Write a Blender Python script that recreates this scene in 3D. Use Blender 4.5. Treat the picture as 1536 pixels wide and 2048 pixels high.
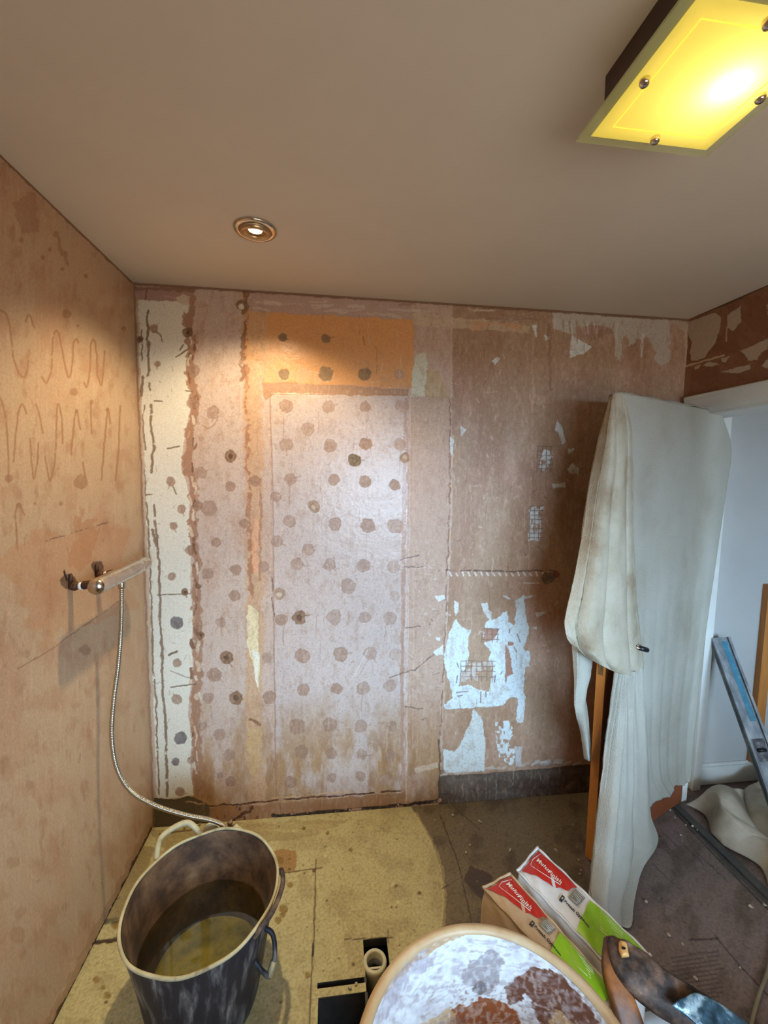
import bpy, bmesh, math, random
import numpy as np
from mathutils import Vector, Matrix
for o in list(bpy.data.objects): bpy.data.objects.remove(o)
SC=bpy.context.scene; COL=SC.collection
# ------------------------------------------------------------------ camera
F,YAW,PIT,ROLL,CX,CY,CZ,W=851.17,.1233,.0887,.0151,.8159,1.9474,1.6466,2.537
H=2.42
_c,_s,_p,_q=math.cos(YAW),math.sin(YAW),math.cos(PIT),math.sin(PIT)
FWD=np.array([_s*_p,_c*_p,-_q]); RT=np.array([_c,-_s,0.]); UPV=np.cross(RT,FWD)
R2=math.cos(ROLL)*RT+math.sin(ROLL)*UPV; U2=-math.sin(ROLL)*RT+math.cos(ROLL)*UPV
EYE=np.array([CX,-CY,CZ])
cam=bpy.data.cameras.new('camera'); cam.sensor_fit='HORIZONTAL'; cam.sensor_width=36; cam.lens=F/1536*36; cam.clip_start=.02
co=bpy.data.objects.new('camera',cam); COL.objects.link(co)
M=Matrix.Identity(4)
for i in range(3): M[i][0]=R2[i]; M[i][1]=U2[i]; M[i][2]=-FWD[i]; M[i][3]=EYE[i]
co.matrix_world=M; SC.camera=co
# ------------------------------------------------------------------ world, exposure, large lights
SC.view_settings.view_transform='Standard'; SC.view_settings.look='None'; SC.view_settings.exposure=0.0; SC.view_settings.gamma=1
wd=bpy.data.worlds.new('world'); SC.world=wd; wd.use_nodes=True
wd.node_tree.nodes['Background'].inputs[0].default_value=(.97,.95,.88,1); wd.node_tree.nodes['Background'].inputs[1].default_value=4.2
def area(name,loc,rot,sx,sy,power,colr,spread=180):
    l=bpy.data.lights.new(name,'AREA'); l.shape='RECTANGLE'; l.size=sx; l.size_y=sy; l.energy=power; l.color=colr; l.spread=math.radians(spread)
    o=bpy.data.objects.new(name,l); COL.objects.link(o); o.location=loc; o.rotation_euler=rot; return o
FRONT=-2.75
# daylight outside the bathroom window behind the camera, and outside the landing window
area('daylight',(2.3,-8.0,2.4),(math.radians(90),0,0),6.0,2.8,1650,(.40,.68,1.0),180)
# ------------------------------------------------------------------ projection helpers (calibrated survey of the room)
def ray(px,py): return EYE,FWD+(px-768)/F*R2-(py-1024)/F*U2
def on(px,py,ax,c):
    o,d=ray(px,py); t=(c-o[ax])/d[ax]; return o+t*d
def projN(X,Y,Z):
    dx,dy,dz=X-EYE[0],Y-EYE[1],Z-EYE[2]
    z=dx*FWD[0]+dy*FWD[1]+dz*FWD[2]; z=np.where(z<.05,.05,z)
    return 768+F*(dx*R2[0]+dy*R2[1]+dz*R2[2])/z, 1024-F*(dx*U2[0]+dy*U2[1]+dz*U2[2])/z
rng=np.random.default_rng(5); TAB=rng.random((256,256)); rnd=random.Random(3)
def vn(X,Y,seed=0):
    X=X+seed*17.37; Y=Y+seed*9.71
    xi=np.floor(X).astype(int); yi=np.floor(Y).astype(int); fx=X-xi; fy=Y-yi
    fx=fx*fx*(3-2*fx); fy=fy*fy*(3-2*fy); a=xi%256; b=(xi+1)%256; c=yi%256; d=(yi+1)%256
    return (TAB[a,c]*(1-fx)+TAB[b,c]*fx)*(1-fy)+(TAB[a,d]*(1-fx)+TAB[b,d]*fx)*fy
def fbm(X,Y,seed=0,o=4):
    s=0;a=.5;t=0
    for i in range(o): s=s+a*vn(X*2**i,Y*2**i,seed+i*3); t+=a; a*=.55
    return s/t
def lin(c):
    c=np.asarray(c,float)/255.; return np.where(c<=.04045,c/12.92,((c+.055)/1.055)**2.4)
# ------------------------------------------------------------------ object helpers
def tag(o,label=None,cat=None,group=None,kind=None):
    if label:o['label']=label
    if cat:o['category']=cat
    if group:o['group']=group
    if kind:o['kind']=kind
    return o
def link(name,me,mat=None,parent=None,smooth=False):
    o=bpy.data.objects.new(name,me); COL.objects.link(o)
    if mat is not None:
        for m in (mat if isinstance(mat,(list,tuple)) else [mat]): me.materials.append(m)
    if smooth: me.polygons.foreach_set('use_smooth',[True]*len(me.polygons))
    if parent is not None:
        o.parent=parent; o.matrix_parent_inverse=Matrix.Translation(-Vector(parent.location))
    return o
def empty(name,loc,label,cat,group=None):
    o=bpy.data.objects.new(name,None); COL.objects.link(o); o.location=loc; o.empty_display_size=.05
    return tag(o,label,cat,group)
def mesh(vs,fs,name='m'):
    me=bpy.data.meshes.new(name); me.from_pydata([tuple(map(float,v)) for v in vs],[],fs); me.update(); return me
def grid_mesh(P,closed=False,keep=None):
    n,m=P.shape[:2]; me=bpy.data.meshes.new('g')
    idx=np.arange(n*m).reshape(n,m)
    if closed: idx=np.c_[idx,idx[:,:1]]
    q=np.stack([idx[:-1,:-1],idx[:-1,1:],idx[1:,1:],idx[1:,:-1]],-1)
    if keep is not None: q=q[keep]
    q=q.reshape(-1,4)
    me.vertices.add(n*m); me.vertices.foreach_set('co',P.reshape(-1).astype(np.float32))
    me.loops.add(len(q)*4); me.loops.foreach_set('vertex_index',q.reshape(-1).astype(np.int32))
    me.polygons.add(len(q)); me.polygons.foreach_set('loop_start',np.arange(0,len(q)*4,4,dtype=np.int32))
    me.polygons.foreach_set('loop_total',np.full(len(q),4,dtype=np.int32))
    me.update(calc_edges=True); me.validate(); return me
def boxes(lst,bev=0):
    bm=bmesh.new()
    for b in lst:
        x0,x1,y0,y1,z0,z1=b
        r=bmesh.ops.create_cube(bm,size=1); bmesh.ops.scale(bm,vec=(x1-x0,y1-y0,z1-z0),verts=r['verts'])
        bmesh.ops.translate(bm,vec=((x0+x1)/2,(y0+y1)/2,(z0+z1)/2),verts=r['verts'])
    if bev: bmesh.ops.bevel(bm,geom=bm.edges[:],offset=bev,segments=2,affect='EDGES')
    me=bpy.data.meshes.new('b'); bm.to_mesh(me); bm.free(); return me
def frame_of(t,ref=None):
    t=t/np.linalg.norm(t); r=np.array([0,0,1.]) if abs(t[2])<.9 else np.array([1.,0,0])
    if ref is not None: r=ref
    a=np.cross(r,t); a/=np.linalg.norm(a); return a,np.cross(t,a)
def tube(pts,rad,n=14,cap=True):
    pts=np.array(pts,float); k=len(pts); rad=np.full(k,rad) if np.isscalar(rad) else np.array(rad)
    T=np.gradient(pts,axis=0); a,b=frame_of(T[0]); P=np.zeros((k,n,3)); th=np.linspace(0,2*np.pi,n,endpoint=False)
    for i in range(k):
        t=T[i]/np.linalg.norm(T[i]); a=a-t*(a@t); a/=np.linalg.norm(a); b=np.cross(t,a)
        P[i]=pts[i]+rad[i]*(np.cos(th)[:,None]*a+np.sin(th)[:,None]*b)
    me=grid_mesh(P,True)
    if cap:
        bm=bmesh.new(); bm.from_mesh(me); bm.verts.ensure_lookup_table()
        bm.faces.new([bm.verts[i] for i in range(n)][::-1]); bm.faces.new([bm.verts[(k-1)*n+i] for i in range(n)])
        bm.to_mesh(me); bm.free()
    return me
def spline(ctrl,n):
    c=np.array(ctrl,float); k=len(c); c=np.vstack([2*c[0]-c[1],c,2*c[-1]-c[-2]])
    t=np.linspace(0,k-1-1e-9,n); i=t.astype(int); f=(t-i)[:,None]
    p0,p1,p2,p3=c[i],c[i+1],c[i+2],c[i+3]
    return .5*((2*p1)+(-p0+p2)*f+(2*p0-5*p1+4*p2-p3)*f**2+(-p0+3*p1-3*p2+p3)*f**3)
def lathe(prof,n=64,wob=None,center=(0,0,0),ax=(1,1)):
    prof=np.array(prof,float); th=np.linspace(0,2*np.pi,n,endpoint=False)
    P=np.zeros((len(prof),n,3))
    for i,(r,z) in enumerate(prof):
        w=wob(th,z) if wob else 1
        P[i,:,0]=center[0]+r*ax[0]*w*np.cos(th); P[i,:,1]=center[1]+r*ax[1]*w*np.sin(th); P[i,:,2]=center[2]+z
    return P
def bm_fix(me):
    bm=bmesh.new(); bm.from_mesh(me); bmesh.ops.recalc_face_normals(bm,faces=bm.faces[:]); bm.to_mesh(me); bm.free(); return me
# ------------------------------------------------------------------ materials
def nodes(name):
    m=bpy.data.materials.new(name); m.use_nodes=True; nt=m.node_tree; return m,nt,nt.nodes['Principled BSDF']
def noise_col(name,cols,scale=8,rough=.6,bump=.0,bscale=60,metal=0,detail=6,stretch=(1,1,1),stops=None,spec=.5,weave=0,rough2=None):
    m,nt,b=nodes(name); N=nt.nodes; L=nt.links
    tc=N.new('ShaderNodeTexCoord'); mp=N.new('ShaderNodeMapping'); mp.inputs['Scale'].default_value=stretch
    L.new(tc.outputs['Object'],mp.inputs[0])
    n=N.new('ShaderNodeTexNoise'); n.inputs['Scale'].default_value=scale; n.inputs['Detail'].default_value=detail; n.inputs['Roughness'].default_value=.6
    L.new(mp.outputs[0],n.inputs['Vector'])
    r=N.new('ShaderNodeValToRGB'); L.new(n.outputs[0],r.inputs[0])
    k=len(cols); st=stops or [ .3+.4*i/max(1,k-1) for i in range(k)]
    while len(r.color_ramp.elements)<k: r.color_ramp.elements.new(.5)
    for i,c in enumerate(cols):
        r.color_ramp.elements[i].position=st[i]; r.color_ramp.elements[i].color=(*lin(c),1)
    L.new(r.outputs[0],b.inputs['Base Color']); b.inputs['Roughness'].default_value=rough; b.inputs['Metallic'].default_value=metal
    b.inputs['Specular IOR Level'].default_value=spec
    if bump or weave:
        n2=N.new('ShaderNodeTexNoise'); n2.inputs['Scale'].default_value=bscale; n2.inputs['Detail'].default_value=5; L.new(mp.outputs[0],n2.inputs['Vector'])
        bu=N.new('ShaderNodeBump'); bu.inputs['Strength'].default_value=bump; bu.inputs['Distance'].default_value=.004
        L.new(n2.outputs[0],bu.inputs['Height']); L.new(bu.outputs[0],b.inputs['Normal'])
    return m
def attr_mat(name,bscale=45,bump=.35,spec=.5,var=.12):
    m,nt,b=nodes(name); N=nt.nodes; L=nt.links
    at=N.new('ShaderNodeAttribute'); at.attribute_name='Col'
    tc=N.new('ShaderNodeTexCoord'); n=N.new('ShaderNodeTexNoise'); n.inputs['Scale'].default_value=bscale*3; n.inputs['Detail'].default_value=6
    L.new(tc.outputs['Object'],n.inputs['Vector'])
    mr=N.new('ShaderNodeMapRange'); mr.inputs[1].default_value=.3; mr.inputs[2].default_value=.7; mr.inputs[3].default_value=1-var; mr.inputs[4].default_value=1+var*.7
    L.new(n.outputs[0],mr.inputs[0])
    mx=N.new('ShaderNodeVectorMath'); mx.operation='SCALE'; L.new(at.outputs['Color'],mx.inputs[0]); L.new(mr.outputs[0],mx.inputs['Scale'])
    L.new(mx.outputs[0],b.inputs['Base Color']); L.new(at.outputs['Alpha'],b.inputs['Roughness']); b.inputs['Specular IOR Level'].default_value=spec
    n2=N.new('ShaderNodeTexNoise'); n2.inputs['Scale'].default_value=bscale; n2.inputs['Detail'].default_value=7; L.new(tc.outputs['Object'],n2.inputs['Vector'])
    bu=N.new('ShaderNodeBump'); bu.inputs['Strength'].default_value=bump; bu.inputs['Distance'].default_value=.003
    L.new(n2.outputs[0],bu.inputs['Height']); L.new(bu.outputs[0],b.inputs['Normal']); return m
def plain(name,c,rough=.5,metal=0,spec=.5):
    m,nt,b=nodes(name); b.inputs['Base Color'].default_value=(*lin(c),1); b.inputs['Roughness'].default_value=rough; b.inputs['Metallic'].default_value=metal
    b.inputs['Specular IOR Level'].default_value=spec; return m
M_plaster=attr_mat('bare_plaster_wall',45,.35,.5)
M_floor=attr_mat('old_vinyl_floor',35,.5,.4,.22)
M_ceil=noise_col('matt_ceiling_paint',[(208,198,182),(214,204,188)],3,.85,.08,90)
M_white=noise_col('white_gloss_trim',[(205,205,198),(222,222,216)],6,.35,.05,50)
M_hall=noise_col('pale_landing_wall',[(176,176,172),(186,185,180)],3,.6,.05,60)
M_side=noise_col('plain_pink_plaster',[(176,140,115),(200,160,132)],3,.7,.2,40)
M_chrome=noise_col('dull_chrome',[(190,180,165),(225,215,200)],25,.2,.1,80,1.0)
M_hose=plain('hose_steel',(190,180,160),.3,1.0)
M_brass=noise_col('corroded_brass',[(52,34,24),(95,62,40),(60,44,36)],40,.55,.5,120,.5)
M_ptfe=plain('white_thread_tape',(230,225,215),.6)
M_cloth=noise_col('calico_dust_sheet',[(164,156,140),(174,170,156),(182,178,166)],3.0,.9,.9,240,0,9,(1,1,1),[.3,.48,.7],.2)
M_cloth2=noise_col('stained_dust_sheet',[(152,132,106),(176,166,144),(188,180,160)],6,.9,.9,240,0,9,(1,1,1),[.3,.47,.62],.2)
M_clothh=noise_col('old_landing_sheet',[(150,138,120),(182,170,150),(198,190,176)],6,.85,.3,120,0,7,(1,1,1),None,.2)
M_dooredge=noise_col('orange_pine',[(176,106,44),(205,138,66)],18,.45,.15,60,0,6,(1,1,.12))
M_doorface=noise_col('terracotta_paint',[(124,66,38),(138,76,46)],6,.5,.1,60)
M_alu=noise_col('plaster_marked_aluminium',[(84,88,92),(128,132,134),(176,176,172)],16,.5,.3,60,.2,8,(1,1,.4))
M_blue=noise_col('scuffed_blue_paint',[(28,98,124),(52,126,150),(150,170,175)],30,.45,.2,60,0,7,(1,1,1),[.3,.6,.78])
M_black=plain('black_plastic',(18,18,20),.4)
M_tubdark=noise_col('black_rubber_plaster_streaks',[(18,22,32),(30,34,46),(84,84,86),(168,162,152)],26,.55,.5,60,0,9,(1,1,.16),[.3,.49,.58,.72])
M_bin=noise_col('brown_caked_bucket_inside',[(30,20,14),(70,48,32),(112,84,58),(150,130,96)],9,.7,.6,60,0,8,(1,1,1),[.3,.45,.6,.8])
M_brim=noise_col('cream_bucket_rim',[(96,84,60),(166,156,122),(200,192,158)],14,.6,.4,50,0,6,(1,1,1),[.3,.42,.7])
M_sed=noise_col('settled_sediment',[(96,92,50),(150,138,72),(196,174,88),(120,118,66)],9,.8,.3,30,0,6,(1,1,1),[.28,.42,.56,.7])
M_creamp=noise_col('cream_plastic',[(205,200,168),(222,218,192)],10,.4,.05,60)
M_wood=noise_col('brown_handle_wood',[(50,30,18),(110,66,34),(158,98,48)],16,.5,.3,60,0,7,(1,1,1))
M_caked=noise_col('plaster_caked_wood',[(20,16,14),(52,40,34),(104,80,64),(160,136,114)],17,.65,.8,60,0,8,(1,1,1),[.32,.45,.58,.72])
M_ply=noise_col('pale_wood_insert',[(206,150,82),(224,172,104)],20,.5,.1,60)
M_timber=noise_col('floor_edge_timber',[(84,70,52),(120,104,78)],20,.8,.4,60)
M_void=noise_col('dark_floor_void',[(24,16,12),(44,32,24)],12,.9,.3,40)
M_slate=noise_col('grey_board_edge',[(62,62,60),(84,82,76)],18,.8,.3,60)
M_pipe=noise_col('cream_waste_pipe',[(188,182,150),(214,208,180)],14,.4,.1,60)
M_greyp=noise_col('grey_pipe_body',[(96,96,98),(124,122,122)],14,.5,.1,60)
M_lampbox=noise_col('dark_backlit_box',[(62,44,36),(74,54,44)],10,.5,.1,60)  # back-lit shade of the light box put into a dark brown colour
M_crumb=noise_col('plaster_crumb',[(160,146,124),(210,200,180)],40,.9,.4,90)
M_cable=noise_col('beige_cable',[(120,108,84),(140,128,100)],20,.6)
# ------------------------------------------------------------------ painted surfaces (albedo authored on the surface itself)
class Surf:
    def __init__(s,P,base,rough=.6):
        s.P=P.copy(); s.sh=P.shape[:2]; s.U,s.V=projN(P[...,0],P[...,1],P[...,2])
        s.col=np.zeros(s.sh+(3,))+np.array(base,float); s.rg=np.full(s.sh,rough); s.d=np.zeros(s.sh)
    def sel(s,x0,x1,y0,y1):
        m=(s.U>x0)&(s.U<x1)&(s.V>y0)&(s.V<y1); return np.nonzero(m)
    def put(s,ix,k,c,d=0,rough=None):
        k=np.clip(k,0,1)
        s.col[ix]=s.col[ix]*(1-k[:,None])+np.array(c,float)*k[:,None]; s.d[ix]+=d*k
        if rough is not None: s.rg[ix]=s.rg[ix]*(1-k)+rough*k
    def warp(s,U,V,a,sc=.06,seed=1):
        return U+a*2*(fbm(U*sc,V*sc,seed,4)-.5)*1.6,V+a*2*(fbm(U*sc,V*sc,seed+7,4)-.5)*1.6
    def inpoly(s,U,V,pts):
        m=np.zeros(U.shape,bool); n=len(pts)
        for i in range(n):
            x0,y0=pts[i]; x1,y1=pts[(i+1)%n]
            if y0==y1: continue
            c=((y0>V)!=(y1>V))&(U<(x1-x0)*(V-y0)/(y1-y0)+x0); m^=c
        return m
    def poly(s,pts,c,rag=3,op=1,d=0,rough=None,sc=.06,seed=1,speck=None,soft=0):
        a=np.array(pts,float); ix=s.sel(a[:,0].min()-rag*2-2,a[:,0].max()+rag*2+2,a[:,1].min()-rag*2-2,a[:,1].max()+rag*2+2)
        U,V=s.U[ix],s.V[ix]; u,v=s.warp(U,V,rag,sc,seed) if rag else (U,V)
        k=s.inpoly(u,v,pts).astype(float)*op
        if speck is not None: k=k*np.clip((fbm(U*.16,V*.11,seed+20,4)-speck)*14,0,1)
        s.put(ix,k,c,d,rough)
    def stroke(s,pts,w,c,op=1,rag=1,d=0,brk=0,seed=2,soft=.7,rough=None):
        a=np.array(pts,float); ix=s.sel(a[:,0].min()-w-rag*2-3,a[:,0].max()+w+rag*2+3,a[:,1].min()-w-rag*2-3,a[:,1].max()+w+rag*2+3)
        U,V=s.U[ix],s.V[ix]; u,v=s.warp(U,V,rag,.08,seed) if rag else (U,V)
        D=np.full(U.shape,1e9)
        for (x0,y0),(x1,y1) in zip(a[:-1],a[1:]):
            l=(x1-x0)**2+(y1-y0)**2+1e-9; t=np.clip(((u-x0)*(x1-x0)+(v-y0)*(y1-y0))/l,0,1)
            D=np.minimum(D,np.hypot(u-x0-t*(x1-x0),v-y0-t*(y1-y0)))
        k=np.clip((w/2-D)/soft+.5,0,1)*op
        if brk: k=k*np.clip((fbm(U*.07,V*.07,seed+5,3)-brk)*10,0,1)
        s.put(ix,k,c,d,rough)
    def spot(s,x,y,r,c,op=.75,ring=True,seed=0,core=None):
        ix=s.sel(x-r*2,x+r*2,y-r*2,y+r*2); U,V=s.U[ix],s.V[ix]; u,v=s.warp(U,V,r*.18,.12,seed)
        D=np.hypot(u-x,v-y); k=np.clip((r-D)/1.3+.5,0,1)
        n=fbm(U*.2,V*.2,seed+3,3); k2=k*op*(.7+.5*n)
        s.put(ix,k2,c,-.0006,.75)
        if ring:
            s.put(ix,np.clip(1-np.abs(D-r*.95)/1.4,0,1)*op*.5,np.array(c)*.8)
            s.put(ix,np.clip(1-np.abs(D-r*.5)/1.2,0,1)*op*.45*(n>.45),np.array(c)*.78)
        if core is not None: s.put(ix,np.clip((r*.4-D)/1.2+.5,0,1)*.9,core,-.001)
    def tone(s,sc,amp,c,seed=0,st=(1,1),th=.5,reg=None,soft=5):
        k=np.clip((fbm(s.U*sc*st[0],s.V*sc*st[1],seed,5)-th)*soft,0,1)*amp
        if reg is not None: k=k*reg
        s.col=s.col*(1-k[...,None])+np.array(c,float)*k[...,None]
    def build(s,name,mat,nrm,parent=None,keep=None,kind='structure',dn=.0012):
        n=fbm(s.U*.05,s.V*.05,31,5)-.5; P=s.P+np.array(nrm,float)*((s.d+n*dn)[...,None])
        me=grid_mesh(P,keep=keep)
        ca=me.color_attributes.new('Col','FLOAT_COLOR','POINT')
        A=np.concatenate([lin(np.clip(s.col,0,255)),s.rg[...,None]],-1).reshape(-1).astype(np.float32)
        if len(ca.data)*4==len(A): ca.data.foreach_set('color',A)
        o=link(name,me,mat,parent,True); tag(o,kind=kind); return o
def z2(l): return [(240+.4036*a,540+.4036*b) for a,b in l]
def z4(l): return [(780+.4036*a,560+.4036*b) for a,b in l]
def z5(l): return [(780+.2734*a,1080+.2734*b) for a,b in l]
def z6(l): return [(a/2.56,300+b/2.56) for a,b in l]
# =================================================================== BACK WALL
xs=np.linspace(0,W,880); zs=np.linspace(-.02,H,840)
X,Z=np.meshgrid(xs,zs); P=np.stack([X,np.zeros_like(X),Z],-1)
s=Surf(P,(172,141,112),.46)
U,V=s.U,s.V
BR=(150,110,84); PK=(192,156,136); DK=(96,74,56)
# right hand region: skimmed pink brown plaster
s.tone(.012,.55,(196,156,134),3,(1,.6),.45)
s.tone(.02,.5,(154,112,84),9,(1,.5),.5)
s.tone(.09,.25,(206,172,150),12,(1.6,.25),.55)
s.tone(.18,.22,(140,100,78),15,(1,.6),.58,None,8)
# filled region left of x=900
s.poly([(268,560),(905,560),(905,1000),(878,1640),(300,1680)],(194,168,150),1)
s.poly([(386,570),(488,575),(490,1610),(395,1600)],(194,172,156),3,1,0,.5)
s.tone(.03,.45,(180,140,112),21,(1.5,.35),.5,((U<900)&(U>386)).astype(float))
s.poly([(818,790),(905,795),(900,1000),(893,1150),(878,1600),(812,1612)],(186,156,134),2,1,.0006)
s.poly([(822,800),(902,800),(900,895),(822,890)],(184,154,120),2,.35)
# silver pink smooth sheet in the middle
s.poly([(540,787),(816,790),(812,1590),(552,1590)],(200,184,176),1,1,.001,.27)
s.poly([(540,787),(816,790),(812,1590),(552,1590)],(186,166,154),14,.5,0,.33,.012,41)
for i in range(26):
    x=560+rnd.random()*240; y=820+rnd.random()*600; s.stroke([(x,y),(x+rnd.uniform(-8,8),y+rnd.uniform(40,180))],rnd.uniform(2,7),(178,158,146),.25,3,0,.35,seed=i)
# lower part, browner towards the bottom
reg=np.clip((V-1380)/150,0,1)*((U<880)&(U>385))
s.tone(.02,.75,(160,118,74),23,(1.4,.5),.38,reg)
s.tone(.05,.5,(134,92,56),27,(1,.35),.52,reg)
# joints
s.stroke([(497,600),(500,720),(508,900),(506,1100),(512,1250),(507,1400),(512,1560),(514,1610)],34,(194,154,116),.8,7,0,seed=3,soft=2)
s.stroke([(490,690),(496,900),(498,1050),(503,1200)],8,(160,108,72),.8,6,-.001,.35,seed=4)
s.stroke([(521,960),(519,1160)],5,(164,112,74),.7,3,-.001,.3,seed=6)
s.stroke([(512,1040),(510,1140)],11,(222,160,118),.8,3,0,seed=8)
s.stroke([(540,790),(546,1000),(548,1300),(552,1590)],3,(160,118,96),.6,1,-.0008,seed=8)
s.poly(z3:=[(240+.4036*a,1080+.4036*b) for a,b in [(640,320),(690,350),(690,560),(695,620),(685,760),(670,640),(640,560),(625,440)]],(222,204,160),3,1,-.001)
s.poly([(240+.4036*a,1080+.4036*b) for a,b in [(630,930),(700,940),(695,1020),(680,1180),(650,1170),(625,1060)]],(196,160,112),5,.9,.001,None,.12)
s.poly([(240+.4036*a,1080+.4036*b) for a,b in [(655,540),(690,560),(680,740)]],(226,222,200),2,1)
s.stroke([(500,1440),(520,1448)],6,(120,80,52),.8,3,-.001)
s.poly([(525,768),(540,765),(820,770),(815,792),(545,790),(530,800)],(166,122,86),2,.85,0)
s.poly([(545,790),(545,865),(600,800),(700,800)],(196,168,140),8,.4)
s.stroke([(812,800),(808,1000),(806,1200),(804,1400),(806,1610)],7,(172,132,110),.75,2,.0008,seed=11)
s.stroke([(821,790),(817,1200),(812,1600)],2.2,(214,184,166),.7,1,.001)
s.stroke([(828,900),(826,1500)],1.8,(206,172,152),.6,1,.001)
s.stroke([(900,800),(900,1000),(895,1140),(890,1290),(880,1470)],3,(134,96,74),.8,2.5,-.001,.3)
s.stroke([(906,870),(904,1000),(898,1140)],3,(216,180,148),.8,4,.001,.45)
# orange sheet
s.poly([(492,622),(828,637),(824,778),(705,772),(560,765),(528,768),(530,720),(488,718)],(216,154,94),2,1,.0006,.34)
s.poly([(492,622),(540,624),(530,700),(545,735),(700,760),(560,766),(528,768),(488,718)],(204,160,118),9,.8)  # beige fade at the left: light reflection painted over the orange
s.poly([(832,708),(852,706),(856,730),(850,792),(822,794),(824,740)],(204,202,176),2,1,.0006)
s.poly([(852,740),(880,745),(900,795),(850,793)],(186,160,112),4,.7)
# top band
s.poly([(488,578),(825,600),(828,640),(490,622)],(186,156,140),3,1)
for i in range(30):
    x=490+rnd.random()*540; y=590+(x-490)*.062+rnd.random()*26; s.stroke([(x,y),(x+rnd.uniform(15,60),y+rnd.uniform(-2,5))],rnd.uniform(2,7),rnd.choice([(206,190,174),(214,200,180),(150,116,92)]),.6,3,.0005,seed=i)
s.poly([(825,625),(1060,652),(1062,664),(1000,662),(880,654),(825,650)],(206,182,150),3,.75,0,None,.1)
s.poly(z4([(395,205),(655,215),(655,240),(600,245),(560,225),(520,215),(480,230),(440,250),(410,250)]),(206,158,118),1.5,.9)
s.poly([(268,572),(388,576),(386,604),(270,600)],(168,134,120),2,1)
s.stroke([(268,576),(386,580)],7,(136,98,76),.7,3); s.stroke([(330,592),(372,598)],5,(192,150,140),.6,3)
s.stroke([(295,576),(290,600)],3,(120,84,64),.8,1); s.poly([(352,592),(388,590),(384,625),(365,618)],(206,190,160),5,.9)
s.stroke([(489,576),(492,640),(488,700),(484,760)],9,(134,94,66),.85,6,-.001,.3,seed=14)
s.spot(483,610,11,(120,90,66),.8); s.spot(482,613,6,(226,216,190),1,False)
# white strip on the left
WS=[(270,600),(355,604),(374,612),(384,606),(380,625),(368,640),(378,668),(384,690),(372,712),(370,745),(378,770),(386,800),(376,840),(370,870),(364,905),(362,940),(374,970),(380,1000),(376,1040),(382,1100),(380,1180),(388,1230),(382,1290),(386,1340),(378,1400),(376,1430),(384,1480),(380,1540),(388,1590),(310,1602),(300,1400),(290,1100),(280,850)]
s.poly(WS,(220,214,196),1.5,1,.0006,.45)
s.stroke([(384,600),(376,650),(384,700),(380,760),(390,800),(380,880),(372,930),(388,975),(386,1060),(392,1130),(392,1200),(396,1290),(392,1380),(390,1440),(394,1520),(396,1592)],17,(158,116,88),.85,6,-.0012,seed=16,soft=2)
for i in range(70):
    y=600+rnd.random()*980; x=383+(y-600)*.01+rnd.uniform(-10,9); s.stroke([(x,y),(x+rnd.uniform(-4,4),y+rnd.uniform(4,22))],rnd.uniform(2,7),rnd.choice([(112,76,52),(190,150,122),(212,186,156),(128,88,62),(214,200,176)]),.85,2.5,rnd.uniform(-.0015,.0012),seed=i)
s.stroke([(272,590),(277,760),(284,900),(289,1050),(300,1300),(309,1600)],9,(182,150,118),.7,2.5)
DC=(128,106,84)
for pl,w in [([(297,622),(293,640),(296,655),(294,678)],5),([(297,683),(296,712)],5),([(298,718),(296,750)],5),([(302,810),(303,870)],5),([(305,872),(308,895),(304,915),(302,945)],5),([(289,940),(290,990),(304,990)],2.5),([(283,660),(284,720)],3),([(285,755),(284,790)],6),([(288,810),(286,860),(290,900)],3),
    ([(293,1005),(298,1090),(300,1150),(304,1240),(306,1320),(312,1400),(315,1500),(318,1590)],3.5),([(308,1010),(314,1085),(318,1130),(320,1200),(320,1240),(324,1300),(326,1390),(332,1450),(334,1540),(333,1592)],5),([(299,765),(300,780)],4),([(305,1060),(311,1092)],6)]:
    s.stroke(pl,w,DC,.9,2,-.001,seed=int(pl[0][1]),brk=.2)
for a,b,w in [((314,1190),(382,1187),2),((342,1374),(392,1368),2.5),((338,1310),(354,1303),4),((340,1342),(385,1358),1.3),((308,802),(325,803),2.5),((335,898),(358,892),3),((370,780),(385,784),2),((352,714),(376,698),3),((360,700),(366,690),3)]:
    s.stroke([a,b],w,(104,84,66),.85,1,-.0006)
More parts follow.
